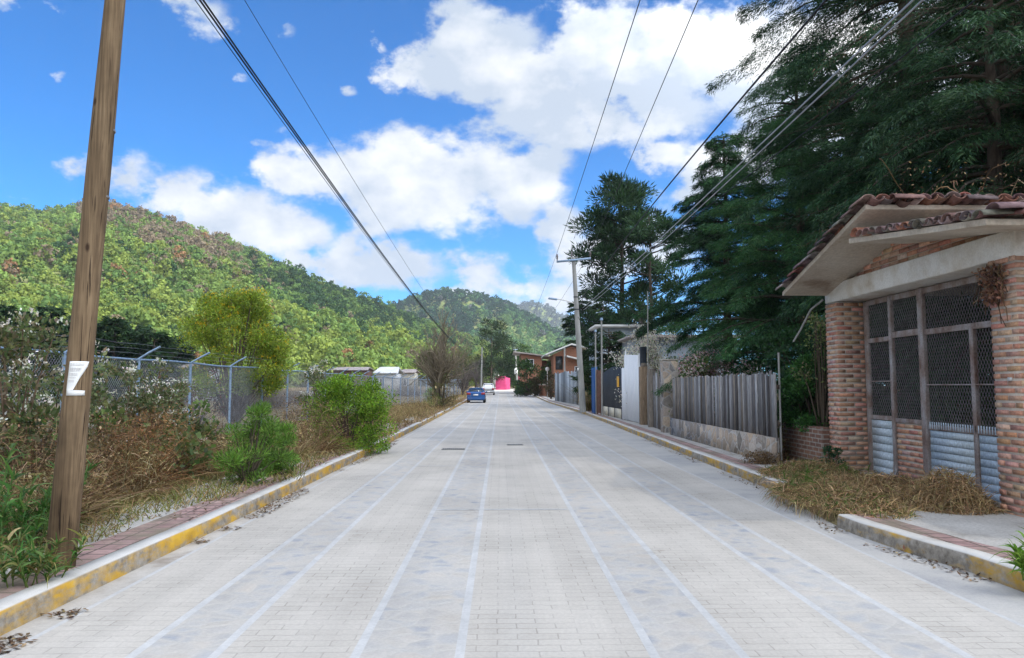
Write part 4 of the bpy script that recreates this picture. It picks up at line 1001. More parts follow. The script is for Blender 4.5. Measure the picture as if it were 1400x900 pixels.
# ------------------------------------------------------------------ fences and gates further along the right side
t = thing('low_brick_wall', 'low dark brick wall beneath the ivy beside the left gate pillar', 'wall', (5.9, 14, .1))
m = MB(); m.box(5.72, 5.95, 13.16, 15.0, .05, .86); L(m, t).build('wall', M['brick_wall'], t, bev=.01)
GREY = [(.25, .245, .25), (.19, .185, .19), (.32, .31, .31), (.14, .13, .13), (.28, .24, .20), (.38, .38, .39)]
def fxy(px, py, z=.14): 
    d = at(px, py, 1.)-V(0, 0, CAM_H); s = (z-CAM_H)/d[2]; return V(0, 0, CAM_H)+d*s
def plank_fence(label, a, b, z0, z1, pitch, cols, base=None, name='plank_fence', cap=None, jit=.05, th=.028, mat='plank'):
    a, b = V(*a[:2], 0), V(*b[:2], 0); d = b-a; ln_ = np.linalg.norm(d); d /= ln_; nrm = V(-d[1], d[0], 0); nrm = nrm if nrm[0] > 0 else -nrm
    t = thing(name, label, 'fence', (a[0], a[1], .1))
    m = MB(); q = 0.
    while q < ln_-.02:
        w_ = pitch*RNG.uniform(.7, 1.25); w_ = min(w_, ln_-q); e = RNG.uniform(-.3, 1)*th; top = z1+RNG.normal(0, jit); lean_ = RNG.normal(0, .012)
        p0 = a+d*q; p1 = a+d*(q+w_-.008)
        v = [p0+nrm*e, p1+nrm*e, p1+nrm*(e+th), p0+nrm*(e+th)]
        zz_ = gz(p0[1])
        m.hexa([k+V(0, 0, z0+zz_) for k in v]+[k+d*lean_+V(0, 0, top+zz_+(RNG.normal(0, .02) if i in (0, 3) else 0)) for i, k in enumerate(v)], V(*cols[RNG.integers(0, len(cols))])*max(.4, 1+RNG.normal(0, .22)))
        q += w_
    L(m, t).build('planks', M[mat], t)
    if base:
        m = MB(); n = 1
        for i in range(n):
            p0 = a+d*(ln_*i/n); p1 = a+d*(ln_*(i+1)/n); h0, h1 = base+.012*sin(i*1.7), base+.012*sin((i+1)*1.7)
            f0, f1 = .10+.006*sin(i*2.1), .10+.006*sin((i+1)*2.1)
            m.hexa([p0-nrm*f0, p1-nrm*f1, p1+nrm*.06, p0+nrm*.06]+[p0-nrm*(f0-.03)+V(0, 0, h0), p1-nrm*(f1-.03)+V(0, 0, h1), p1+nrm*.06+V(0, 0, h1), p0+nrm*.06+V(0, 0, h0)])
        L(m, t).build('stone_base', M['stone'], t)
    r = MB()
    for z in (z0+.25*(z1-z0), z0+.8*(z1-z0)): r.bar(a+nrm*.07+V(0, 0, z+gz(a[1])), b+nrm*.07+V(0, 0, z+gz(b[1])), .05, .08)
    L(r, t).build('rail', M['bark'], t)
    return t
A, B = fxy(920, 594), fxy(1062, 634)
tf = plank_fence('weathered grey plank fence on a rubble stone base along the right pavement', B, A, .56, 1.84, .105, GREY, .62, jit=.02)
m = MB(); m.tube([B+V(.10, .02, 0), B+V(.10, .02, 2.1)], .02, 6); L(m, tf).build('end_pipe', M['pole_conc'], tf)
def pillar_box(name, label, p, w, d, h, mat, cat='pillar'):
    t = thing(name, label, cat, (p[0], p[1], gz(p[1])+.1)); m = MB(); m.box(-w/2, w/2, -d/2, d/2, -.05, h)
    m.build('shaft', M[mat], t, bev=.02); c = MB(); c.box(-w/2-.01, w/2+.01, -d/2-.01, d/2+.01, h+.002, h+.06); c.build('cap', M['conc'], t, bev=.015); return t
C = fxy(911, 592); pillar_box('stone_pillar', 'square rubble stone pillar at the far end of the grey plank fence', C+V(.2, .35, 0), .5, .5, 2.3, 'stone')
D_ = fxy(882, 581)
plank_fence('short stretch of taller grey planks between the stone pillar and the white gate', C+V(.12, .8, 0), D_+V(.1, .3, 0), .05, 2.05, .16, GREY, None, jit=.09)
t = thing('wooden_post', 'thick brown weathered post beside the white gate', 'post', (D_[0], D_[1], .1)); m = MB(); m.box(-.16, .16, -.02, .34, 0, 2.25, (.30, .22, .15)); m.build('shaft', M['plank'], t, bev=.03)
m = MB(); m.tube([(0, .1, 2.25), (0, .1, 2.38)], [.14, .10], 8, (.20, .17, .14)); m.build('cap', M['plank'], t)
t = thing('wooden_post', 'grey knotty post between the brown post and the stone pillar', 'post', (D_[0]-.02, D_[1]-1.5, .1)); m = MB(); m.tube([(0, 0, 0), (.01, 0, 1.2), (0, 0, 2.12)], [.17, .16, .15], 9, (.24, .21, .18)); m.build('shaft', M['plank'], t, smooth=False)
# white gate
E0, E1 = fxy(879, 580), fxy(851.5, 573.5)
def gate_frame_axes(a, b): d = b-a; ln_ = np.linalg.norm(d[:2]); return ln_, math.atan2(d[1], d[0])
ln_, az = gate_frame_axes(E0, E1)
t = thing('wooden_gate', 'tall white painted wooden gate with a raised middle on the right pavement', 'gate', (E0[0], E0[1], .12), az)
m = MB(); k = 13
for i in range(k):
    a, b = ln_*i/k, ln_*(i+1)/k; u = (i+.5)/k; top = 2.27 if (u < .16 or u > .86) else 2.72+.18*(u-.2)
    m.box(a+.006, b-.006, RNG.normal(0, .004), .035, .05, top)
m.build('boards', M['white_wood'], t)
for u, top in ((.0, 2.3), (.16, 2.78), (.84, 3.02), (1., 2.3)):
    m = MB(); m.box(ln_*u-.05, ln_*u+.05, -.045, -.008, .0, top); m.build('stile', M['white_wood'], t, bev=.008)
m = MB(); m.box(ln_*.2, ln_*.8, -.03, -.01, 2.62, 2.70); m.build('rail', M['white_wood'], t)
m = MB(); m.box(.06, ln_-.06, -.03, -.01, .05, .14); m.build('rail', M['white_wood'], t)
t2 = thing('gate_post', 'dark square post standing at the near edge of the white gate', 'post', (E0[0]+.05, E0[1]+.15, .1)); m = MB(); m.box(-.02, .22, .3, .5, 0, 3.05); m.build('shaft', M['dark_metal'], t2, bev=.01)
# dark gate with cream kick panel
F0, F1 = fxy(851, 573), fxy(824.5, 567)
ln_, az = gate_frame_axes(F0, F1)
t = thing('metal_gate', 'dark blue black sheet gate with a small grille and cream panels at its foot', 'gate', (F0[0], F0[1], .12), az)
m = MB(); k = 16
for i in range(k): m.box(ln_*i/k+.004, ln_*(i+1)/k-.004, 0, .03, .46, 2.28+.12*sin(i*.3)); 
m.build('boards', M['dark_metal'], t)
m = MB()
for i in range(3): m.box(ln_*i/3+.06, ln_*(i+1)/3-.06, .005, .03, .03, .455)
m.build('kick_panel', M['cream'], t)
for i in range(4):
    m = MB(); m.box(ln_*i/3-.05, ln_*i/3+.05, -.02, .04, 0, .47 if 0 < i < 3 else 2.35); m.build('stile', M['dark_metal'], t)
m = MB(); m.box(ln_*.5, ln_*.78, -.035, -.004, 1.2, 2.0)
fr_ = m.build('grille_frame', M['dark_metal'], t)
m = MB(); m.box(ln_*.54, ln_*.74, -.043, -.036, 1.27, 1.93); m.build('pane', M['glass'], fr_)
ys2 = F0+(F1-F0)*.10+V(-.06, 0, 1.66-.14+.12)
t2 = thing('yellow_sign', 'small orange yellow sign fixed on the dark gate next to the white gate', 'sign', ys2, az); m = MB(); m.box(-.04, .42, -.02, .0, -.22, .26); m.build('plate', M['yellow_sign'], t2, bev=.004)
m = MB(); m.box(.10, .28, -.025, -.0205, .0, .16); m.build('mark', M['white'], t2)
# rusty panel, blue panel
def panel(name, label, pa, pb, z0, z1, mat, cat, th=.05, cap=True):
    ln_, az = gate_frame_axes(pa, pb); t = thing(name, label, cat, (pa[0], pa[1], gz(pa[1])+.1), az)
    m = MB(); m.box(0, ln_, 0, th, z0, z1); m.build('sheet', M[mat], t, bev=.01)
    if cap:
        for q in (0, ln_):
            m = MB(); m.box(q-.03, q+.03, -.02, th+.02, 0, z1+.06); m.build('frame', M[mat], t)
    return t
panel('rusty_door', 'narrow rust brown metal door between the blue panel and the dark gate', fxy(823, 567), fxy(817.5, 566), .1, 2.3, 'rust', 'door')
panel('blue_panel', 'tall narrow panel painted blue with a bare foot beside the rust brown door', fxy(816.5, 566), fxy(812.5, 564.6), .0, 2.45, 'blue_paint', 'panel', .12)
for (px, py0, py1, r, lab) in [(815, 566, 454, .045, 'shorter thin grey steel pipe mast standing behind the blue panel'), (823.5, 569, 438, .05, 'taller thin grey steel pipe mast at the far edge of the dark gate')]:
    b_ = fxy(px, py0); tp = at(px-.4, py1, b_[1]); t = thing('pipe_mast', lab, 'mast', (b_[0], b_[1], .1), 0, 'steel pipe masts')
    m = MB(); m.tube([(0, 0, 0), (0, 0, tp[2]-.1)], [r, r*.8], 8); m.build('pipe', M['pole_conc'], t); m = MB(); m.tube([(0, 0, tp[2]-.1), (0, 0, tp[2]+.02)], [r*1.6, r*1.2], 8); m.build('cap', M['galv'], t)
b_ = at(886, 560, 27.5); t = thing('pipe_mast', 'thin pale antenna mast rising through the blossom behind the white gate', 'mast', (b_[0], b_[1], .1), 0, 'steel pipe masts')
m = MB(); m.tube([(0, 0, 0), (.05, 0, at(886, 402, 27.5)[2])], .022, 6); m.build('pipe', M['pole_conc'], t)
# grey sheet fence beyond the pole
H0, H1 = fxy(790, 553.5), fxy(758.5, 548)
t = plank_fence('pale grey upright sheet fence beyond the concrete utility pole', H0, H1, .0, 2.85, .75, [(1, 1, 1), (.85, .87, .9), (.62, .64, .66), (1.1, 1.1, 1.12)], None, 'sheet_fence', jit=.08, mat='sheet_tint')
# low brick wall with ornaments, hedge, lamp post
p0, p1 = at(737, 543, 96), at(751, 543, 90)
t = thing('garden_wall', 'short orange brick garden wall with pale caps beyond the sheet fence', 'wall', (p0[0], p0[1], gz(96))); q = p1-p0
m = MB(); m.prism([(0, 0, -.1), (q[0], q[1], -.1), (q[0], q[1], 1.45), (0, 0, 1.45)], (.1, .25, 0)); m.build('wall', M['house_brick'], t)
m = MB()
for s in (0.05, .5, .95): m.box(q[0]*s-.2, q[0]*s+.2, q[1]*s-.05, q[1]*s+.3, 1.45, 1.62)
m.build('cap', M['cream'], t, bev=.03)
lp = at(748.5, 540, 90); t = thing('lamp_post', 'small lamp post with a white globe above the orange garden wall', 'lamp post', (lp[0], lp[1], gz(90)+.1)); gzp = at(748.5, 508, 90)[2]-t.location[2]
m = MB(); m.tube([(0, 0, 0), (0, 0, gzp)], .05, 8); m.build('post', M['white'], t); m = MB(); m.revolve((0, 0, gzp), [(.05, 0), (.2, .1), (.26, .28), (.2, .46), (.04, .54)], 12); m.build('globe', M['white'], t, smooth=True)

# ------------------------------------------------------------------ concrete pole with crossarm and street lamp
def conc_pole(label, base, top, r0, r1, arm=None, lamp=None, trans=None, ins=True, group=None, arm_tilt=0):
    b, tp = V(*base), V(*top); t = thing('concrete_utility_pole', label, 'utility pole', b, 0, group); q = tp-b
    m = MB(); m.tube([(0, 0, 0), q*.5, q], [r0, (r0+r1)/2, r1], 14); m.build('shaft', M['pole_conc'], t, smooth=True)
    if arm:
        a = MB(); a.bar(q+V(-arm/2, -.12, -.18-arm_tilt), q+V(arm/2, -.12, -.18+arm_tilt), .09, .11); ao = a.build('crossarm', M['galv'], t)
        for s in (-.97, .97):
            k = MB(); k.revolve(q+V(s*arm/2, -.12, -.125+s*arm_tilt), [(.03, 0), (.03, .12), (.065, .14), (.04, .2), (.07, .23), (.04, .3), (.05, .36), (.02, .38)], 8); k.build('insulator', M['ceramic'], t)
        k = MB(); k.revolve(q+V(-.1, 0, 0), [(.03, 0), (.06, .1), (.04, .2), (.06, .26), (.02, .36)], 8); k.build('insulator', M['ceramic'], t)
    if lamp:
        h, ln2 = lamp; c = q*(h/q[2]); k = MB(); k.tube([c, c+V(-ln2*.5, -.1, .18), c+V(-ln2, -.2, .28)], .03, 6); lo = k.build('lamp_arm', M['white'], t)
        k = MB(); k.bar(c+V(-ln2-.02, -.2, .25), c+V(-ln2-.50, -.3, .30), .2, .1); k.build('lamp_head', M['galv'], lo, bev=.02)
    if trans:
        c = q*(trans/q[2]); k = MB(); k.revolve(c+V(-.1, -.35, -.5), [(.2, 0), (.34, .05), (.34, .9), (.25, 1.), (.1, 1.1)], 12); k.build('transformer', M['white'], t, smooth=False)
    for z in (.66, .74):
        c = q*z; k = MB(); k.tube([c+V(0, 0, -.03), c+V(0, 0, .03)], r0+(r1-r0)*z+.012, 14); k.build('clamp', M['dark_metal'], t)
    return t
PB = fxy(797, 563.5); PT = at(784, 352, PB[1])
P1 = conc_pole('grey leaning concrete utility pole with a crossarm on the right pavement', (PB[0], PB[1], .12), PT, .19, .105, 1.95, (PT[2]*.685, 1.1), arm_tilt=.10)
m = MB(); c = V(*P1.location)*0+(PT-V(PB[0], PB[1], .12))*.27; m.box(c[0]-.2, c[0]-.12, c[1]-.25, c[1]-.05, c[2]-.06, c[2]+.1); m.build('meter_box', M['white'], P1)
b2 = at(707.5, 535, 138); t2_ = at(704.5, 477, 138)
conc_pole('thin far concrete pole with a pale transformer at the end of the road', (b2[0], b2[1], gz(138)), t2_, .2, .12, .9, None, 3.6, group=None)
b3 = at(659.5, 543, 112); t3_ = at(659, 475, 112)
conc_pole('thin far grey pole behind the blue car', (b3[0]-.2, b3[1], gz(112)), t3_, .15, .1, None)

# ------------------------------------------------------------------ houses
def gridwin(t, x0, x1, z0, z1, y, par='house'):
    f = MB()
    for a in ((x0-.08, x1+.08, z0-.08, z0), (x0-.08, x1+.08, z1, z1+.08), (x0-.08, x0, z0, z1), (x1, x1+.08, z0, z1), ((x0+x1)/2-.04, (x0+x1)/2+.04, z0, z1)): f.box(a[0], a[1], y-.06, y-.003, a[2], a[3])
    w_ = f.build('window', M['white_wood'], t); g_ = MB(); g_.box(x0, x1, y-.03, y-.002, z0, z1); g_.build('pane', M['glass'], w_)
# house 1
Yh = 112; p0, p1 = at(712, 540, Yh), at(741, 540, Yh); zt0 = at(712, 483, Yh)[2]-gz(Yh); zt1 = at(741, 487, Yh)[2]-gz(Yh)
t = thing('brick_house', 'smaller orange brick house with an overhanging lean-to roof above the dark bush', 'house', (p0[0], Yh, gz(Yh)), 0, 'brick houses on the right'); W_ = p1[0]-p0[0]
m = MB(); m.prism([(0, 0, 0), (W_, 0, 0), (W_, 0, zt1-.1), (0, 0, zt0-.1)], (0, 9, 0)); m.build('wall', M['house_brick'], t)
m = MB(); m.box(W_, W_+1.8, 1.2, 9, 0, zt1-.6); m.build('recess_wall', M['rust'], t)
m = MB(); m.prism([(-1.1, -.9, zt0+.10), (W_+2.2, -.9, zt1-.28), (W_+2.2, -.9, zt1-.12), (-1.1, -.9, zt0+.26)], (0, 10.5, 0)); m.build('roof', M['roof_sheet'], t)
gridwin(t, .8, 1.9, zt0-2.2, zt0-1.0, 0)
m = MB(); m.box(-.5, 0, 0, 6, zt0-1.5, zt0-1.35); m.build('balcony_slab', M['roof_sheet'], t)
# house 2
Yh = 88; p0, p1 = at(757, 540, Yh), at(795, 540, Yh); g0 = gz(Yh)
zA, zB = at(750, 486, Yh)[2]-g0, at(781, 472, Yh)[2]-g0
t = thing('brick_house', 'larger orange brick house with a steep pale roof edge behind the concrete pole', 'house', (p0[0], Yh, g0), 0, 'brick houses on the right'); W_ = p1[0]-p0[0]
xr = at(781, 540, Yh)[0]-p0[0]
m = MB(); m.prism([(0, 0, 0), (W_, 0, 0), (W_, 0, zB-.5), (xr, 0, zB-.12), (0, 0, zA+.15)], (0, 8, 0)); m.build('wall', M['house_brick'], t)
m = MB(); m.prism([(-1., -1., zA-.02), (xr, -1., zB), (xr, -1., zB+.16), (-1., -1., zA+.14)], (0, 10, 0)); m.prism([(xr, -1., zB), (W_+1.4, -1., zB-.6), (W_+1.4, -1., zB-.44), (xr, -1., zB+.16)], (0, 10, 0)); m.build('roof', M['white'], t)
m = MB(); m.prism([(xr-.6, -1.6, zB-1.45), (W_+1.0, -1.6, zB-2.1), (W_+1., -1.6, zB-1.95), (xr-.6, -1.6, zB-1.3)], (0, 1.6, 0)); m.build('porch_roof', M['white'], t)
m = MB(); m.box(.25, xr-1.0, -.05, -.003, zA-1.7, zA-.1); w_ = m.build('window', M['trim'], t); m = MB(); m.box(.35, xr-1.1, -.07, -.051, zA-1.6, zA-.2); m.build('pane', M['glass'], w_)
m = MB(); m.tube([(xr-.85, -.9, 0), (xr-.85, -.9, zB-.4)], .1, 8); m.build('column', M['pole_conc'], t)
gridwin(t, xr+.5, xr+1.3, zA-2.6, zA-1.4, 0)
# white flat roofed house and long pale house in the trees
Yh = 52; p0, p1 = at(820, 540, Yh), at(880, 540, Yh); zt = at(820, 447, Yh)[2]
t = thing('white_house', 'pale flat roofed house with a white roof edge behind the dark gate', 'house', (p0[0], Yh, .1)); W_ = p1[0]-p0[0]
m = MB(); m.box(0, W_, 0, 6, 0, zt-.15); m.build('wall', M['pale_blue'], t); m = MB(); m.box(-.35, W_+.3, -.5, 6.3, zt-.148, zt+.02); m.build('roof', M['white'], t); gridwin(t, .5, 1.7, zt-4.0, zt-2.6, 0)
Yh = 39; p0, p1 = at(870, 540, Yh), at(1010, 540, Yh); zt = at(890, 457, Yh)[2]
t = thing('pale_house', 'long pale grey house half hidden by blossom behind the plank fence', 'house', (p0[0], Yh, .1)); W_ = p1[0]-p0[0]
m = MB(); m.box(0, W_, 0, 6, 0, zt-.3); m.build('wall', M['pale_blue'], t); m = MB(); m.prism([(-.3, -.5, zt-.298), (W_+.3, -.5, zt-.298), (W_+.3, -.5, zt-.16), (-.3, -.5, zt-.16)], (0, 7, 0)); m.build('roof', M['roof_sheet'], t); gridwin(t, 2.2, 3.0, 1.2, 2.2, 0); gridwin(t, .6, 1.2, 1.2, 2.2, 0)
# houses beyond the left fence
for (pxa, pxb, py0, Yh, wm, rm, lab, up) in [(514, 541, 503, 105, 'white', 'white', 'white house with a bright flat roof beyond the dense fence section', 1), (455, 500, 503, 118, 'rust', 'roof_sheet', 'long low house with a dull red roof beyond the fence', .5), (548, 566, 506, 125, 'cream', 'roof_sheet', 'small cream house beside the bright roofed house', .6), (248, 266, 497, 70, 'white', 'roof_sheet', 'tiny white hut in the field seen through the fence', .5)]:
    p0, p1 = at(pxa, 540, Yh), at(pxb, 540, Yh); g0 = gz(Yh); zt = at(pxa, py0, Yh)[2]-g0; W_ = p1[0]-p0[0]
    t = thing('small_house', lab, 'house', (p0[0], Yh, g0), 0, 'houses beyond the left fence')
    m = MB(); m.box(0, W_, 0, 6, 0, zt-.8*up); m.build('wall', M[wm], t)
    m = MB(); m.prism([(-.4, -.5, zt-.78*up), (W_+.4, -.5, zt-.78*up), (W_+.1, 2.6, zt), (.0, 2.6, zt)], (0, .15, .12)); m.prism([(0, 2.76, zt+.1), (W_, 2.76, zt+.1), (W_+.4, 6.4, zt-.8*up), (-.4, 6.4, zt-.8*up)], (0, .1, .1)); m.build('roof', M[rm], t)
    gridwin(t, W_*.2, W_*.4, zt-2.6, zt-1.6, 0)
# pink walls at the end of the road
def pinkw(label, pxa, pxb, py0, Y, side=0.):
    p0, p1 = at(pxa, 533, Y), at(pxb, 533, Y); g0 = gz(Y); h = at(pxa, py0, Y)[2]-g0
    t = thing('pink_wall', label, 'wall', (p0[0], Y, g0), 0, 'pink walls'); W_ = p1[0]-p0[0]
    m = MB(); m.prism([(0, 0, -.1), (W_, 0, -.1), (W_, 0, h), (0, 0, h)], (0, .25, 0)); 
    if side: m.prism([(W_+.003, 0, -.1), (W_+side, 4, -.1), (W_+side, 4, h-.2), (W_+.003, 0, h-.1)], (0.2, .2, 0))
    m.build('wall', M['pink'], t); c = MB(); c.box(-.1, W_+.1, -.06, .3, h+.002, h+.14); c.build('coping', M['pink'], t)
pinkw('bright pink wall closing the end of the road', 677.5, 691, 515.5, 150, .8)
pinkw('narrow pink wall strip right of the far transformer pole', 709, 713.5, 515, 146)
pt = at(678.5, 520, 158); t = thing('water_tank', 'white water tank raised behind the pink wall', 'water tank', (pt[0], 158, gz(158))); zb2 = at(678, 517, 158)[2]-gz(158)
m = MB(); m.box(-.7, .7, -.7, .7, 0, zb2); m.build('stand', M['pole_conc'], t); m = MB(); m.revolve((0, 0, zb2), [(.6, 0), (.62, .9), (.5, 1.15), (.25, 1.25), (.22, 1.4), (.1, 1.42)], 14); m.build('tank', M['white'], t, smooth=True)
# ------------------------------------------------------------------ right side trees
CD = [(.024, .064, .030), (.034, .082, .036), (.019, .050, .027), (.048, .098, .038)]
CG = [(.038, .108, .040), (.050, .132, .046), (.030, .085, .037), (.064, .142, .045)]
CB = [(.075, .06, .038), (.12, .08, .055), (.035, .068, .034), (.032, .075, .036), (.038, .08, .036)]
def rt(px, Y): return at(px, 528, Y)[0]
GT = 'conifers behind the gatehouse'
conifer('conifer', 'tall dark conifer with far reaching upper branches above the gatehouse', 10.6, 18.5, 21, 5.2, 200, 210000, CD, .28, GT, .145, .0165, .42, .34, seed=1, shape=.5)
conifer('conifer', 'tall conifer with a bare dark trunk at the right edge above the tiled roof', 11.3, 15.8, 20, 4.6, 130, 60000, CD+CB, .2, GT, .155, .021, .45, .32, seed=2, shape=.5)
conifer('conifer', 'dark browning conifer behind the right end of the tiled roof', 13.6, 16.0, 17, 4.6, 130, 62000, CB, .08, GT, .155, .022, .5, .3, seed=3, shape=.55)
conifer('conifer', 'broad green conifer sweeping down behind the grey plank fence', 9.7, 23.4, 12.3, 4.4, 250, 170000, CG, .16, GT, .15, .020, .4, .24, seed=4, shape=.62, rise=.3)
conifer('conifer', 'dense dark conifer between the broad green one and the gatehouse', 9.3, 16.6, 9.0, 3.4, 190, 130000, CD+CG[:1], .02, GT, .145, .020, .45, .22, seed=5, shape=.55)
conifer('conifer', 'slender dark conifer left of the broad green one', 8.7, 28.0, 11.2, 3.3, 190, 105000, CG[:2]+CD, .32, GT, .19, .027, .42, .22, seed=6, shape=.65)
conifer('conifer', 'dark conifer filling the gap directly behind the gatehouse roof', 9.4, 13.6, 10.5, 3.6, 180, 115000, CD, .22, GT, .145, .020, .5, .24, seed=7, shape=.5)
conifer('conifer', 'dark conifer at the far right edge behind the gatehouse', 11.8, 11.5, 12, 3.8, 170, 100000, CD+CB, .12, GT, .15, .022, .5, .24, seed=8, shape=.5)
conifer('conifer', 'tall dim conifer standing furthest back above the gatehouse roof', 17, 24, 13, 4.5, 130, 26000, CD, .1, GT, .42, .08, .42, .3, seed=9, shape=.5)
conifer('conifer', 'dim conifer deep in the grove behind the broad green one', 13.5, 30, 16, 5.0, 150, 26000, CD, .06, GT, .45, .085, .42, .3, seed=10, shape=.55)
conifer('conifer', 'dense dark conifer filling the grove between the two bare trunks', 12.8, 22, 15.5, 5.2, 200, 90000, CD, .03, GT, .2, .032, .45, .28, seed=11, shape=.45)
bush('garden_shrub', 'dense dark green shrub filling the corner behind the plank fence and the ivy', 'shrub', 7.6, 17.2, 1.5, 3.0, 9000, .09, .05, [(.03, .08, .028), (.04, .10, .035), (.022, .06, .022)], 46, .08, .3)
bush('garden_shrub', 'dark green shrub in the garden seen through the mesh gate', 'shrub', 9.2, 12.4, 1.5, 2.6, 7000, .09, .05, [(.03, .075, .025), (.045, .09, .03), (.06, .07, .03)], 40, .06, .32)
pine('pine_tree', 'open crowned pine rising behind the concrete utility pole', rt(848, 56)+.2, 56, 17.2, 3.3, 74, 24000, [(.03, .065, .03), (.04, .085, .034), (.024, .05, .026)], 1, .22, cr=1.05, size=.46, r0=.3)
pine('pine_tree', 'thin crowned pine close on the right side of the open crowned pine', rt(893, 52), 52, 14.0, 2.3, 34, 7500, [(.03, .065, .03), (.04, .085, .034)], 2, .3, cr=.95, size=.42, r0=.2)
conifer('dark_cypress', 'dense dark cypress directly behind the top of the concrete pole', rt(797, 102), 102, 14.6, 3.8, 120, 15000, [(.022, .048, .02), (.03, .06, .022)], .22, 'cypresses behind the concrete pole', .6, .13, .3, .2, seed=21, shape=.5)
conifer('dark_cypress', 'olive dark cypress between the pole and the white house', rt(826, 70), 70, 10.0, 2.6, 110, 12000, [(.035, .06, .02), (.045, .075, .022)], .05, 'cypresses behind the concrete pole', .55, .12, .3, .2, seed=22, shape=.5)
bare_tree('bare_tree', 'thin leafless treetop between the two pines', rt(915, 48), 48, 13.5, .7, 4, 3, (.07, .06, .055), r0=.12, upr=.95, seed=31)
conifer('dark_cypress', 'low dark cypress spreading in front of the pale flat roofed house', 6.5, 44, 4.9, 2.0, 110, 12000, [(.024, .055, .024), (.035, .07, .026)], .05, 'cypresses behind the concrete pole', .32, .07, .15, .14, seed=23, shape=.4)
# blossom trees
WB = [(.58, .56, .53), (.50, .48, .45), (.66, .63, .60)]
PB_ = [(.58, .36, .42), (.66, .46, .50), (.50, .30, .35), (.60, .52, .50)]
bare_tree('blossom_tree', 'white blossoming tree behind the white gate', 6.75, 33, 6.2, 1.0, 6, 4, (.09, .075, .07), r0=.1, seed=41, leaf=1800, leafcols=GRN+OLV, blossom=14000, bcols=WB, lsize=.08)
bare_tree('blossom_tree', 'pink blossoming tree above the stone pillar', 6.6, 25.6, 4.9, 1.0, 5, 4, (.085, .06, .055), r0=.1, seed=42, leaf=3200, leafcols=GRN+OLV, blossom=6500, bcols=PB_, lsize=.08)
bare_tree('blossom_tree', 'pale pink blossoming tree in front of the broad green conifer', 6.6, 22.4, 3.8, 1.0, 5, 4, (.08, .06, .055), r0=.08, seed=43, leaf=2600, leafcols=GRN, blossom=3000, bcols=PB_+WB, lsize=.075)
bare_tree('bare_tree', 'whitish leafless fruit tree right behind the white gate', 6.3, 35, 4.2, .9, 6, 4, (.22, .20, .2), r0=.07, seed=44)
bush('garden_shrub', 'green shrub showing above the short planks left of the stone pillar', 'shrub', 6.9, 29.6, .8, 2.6, 3400, .09, .045, [(.09, .17, .03), (.06, .12, .03), (.13, .2, .04)], 26, .3, .34)
bush('garden_shrub', 'brown green shrub behind the right part of the plank fence', 'shrub', 6.4, 23.5, 1.0, 2.3, 3000, .08, .04, OLV+GRN[:2], 24, .3, .34)
bush('ivy_bush', 'dark glossy ivy mass covering the low brick wall beside the gate pillar', 'ivy', 6.15, 14.3, .62, 2.05, 12500, .062, .042, [(.035, .105, .028), (.05, .135, .03), (.026, .075, .022)], 44, .36, .36, sx=.85)
bush('creeper', 'pale leaved straggling creeper hanging beside the left gate pillar', 'creeper', 6.0, 13.75, .45, 2.75, 900, .06, .035, [(.16, .2, .08), (.10, .15, .04), (.2, .18, .1)], 20, .6, .5)
dry_shrub(5.55, 14.75, .35, .95, 'dry brown vine stems at the near end of the plank fence', 170, BRN, name='dry_vine', group=None, leafy=1)
# vine remains over the gatehouse roof and its right pillar
t = thing('dry_vine', 'dead brown creeper stems trailing over the ridge of the gatehouse roof', 'creeper', (6.2, 9.9, 4.2)); m = MB()
for i in range(12):
    a = V(RNG.uniform(-.5, 1.6), RNG.uniform(-.1, .5), RNG.uniform(-.1, .1)); d = V(RNG.normal(0, .5), RNG.normal(-.2, .4), 1); s = np.linspace(0, 1, 7)[:, None]; ln_ = RNG.uniform(.3, 1.1)
    m.tube(a+d*s*ln_+V(0, -.6, -1.)*(s**2)*ln_*RNG.uniform(.5, 1.5)+RNG.normal(0, .02, (7, 3)), .007, 4, tints(BRN, 1)[0], caps=False)
m.build('stems', M['twig'], t)
m = MB(); c = np.stack([RNG.uniform(-.6, 1.6, 160), RNG.uniform(-.1, .5, 160), RNG.uniform(0, .5, 160)], 1); m.leaves(c, RNG.normal(size=(160, 3)), .05, .022, tints(BRN, 160)); m.build('leaves', M['leaf'], t)
t = thing('dry_vine', 'dried creeper clinging to the top of the right gate pillar', 'creeper', (5.84, 8.5, 2.7)); m = MB()
for i in range(16):
    a = V(-.03, RNG.uniform(-.1, .25), .3); s = np.linspace(0, 1, 7)[:, None]; m.tube(a+V(-.02, RNG.normal(0, .2), -RNG.uniform(.3, .7))*s+RNG.normal(0, .02, (7, 3))*V(.5, 1, 1), .006, 4, tints(BRN, 1)[0], caps=False)
m.build('stems', M['twig'], t)
m = MB(); c = np.stack([RNG.uniform(-.07, -.02, 420), RNG.normal(.06, .10, 420), RNG.uniform(-.12, .32, 420)], 1); m.leaves(c, RNG.normal(size=(420, 3)), .06, .03, tints([(.26, .13, .09), (.32, .18, .12), (.17, .10, .08)], 420)); m.build('leaves', M['leaf'], t)
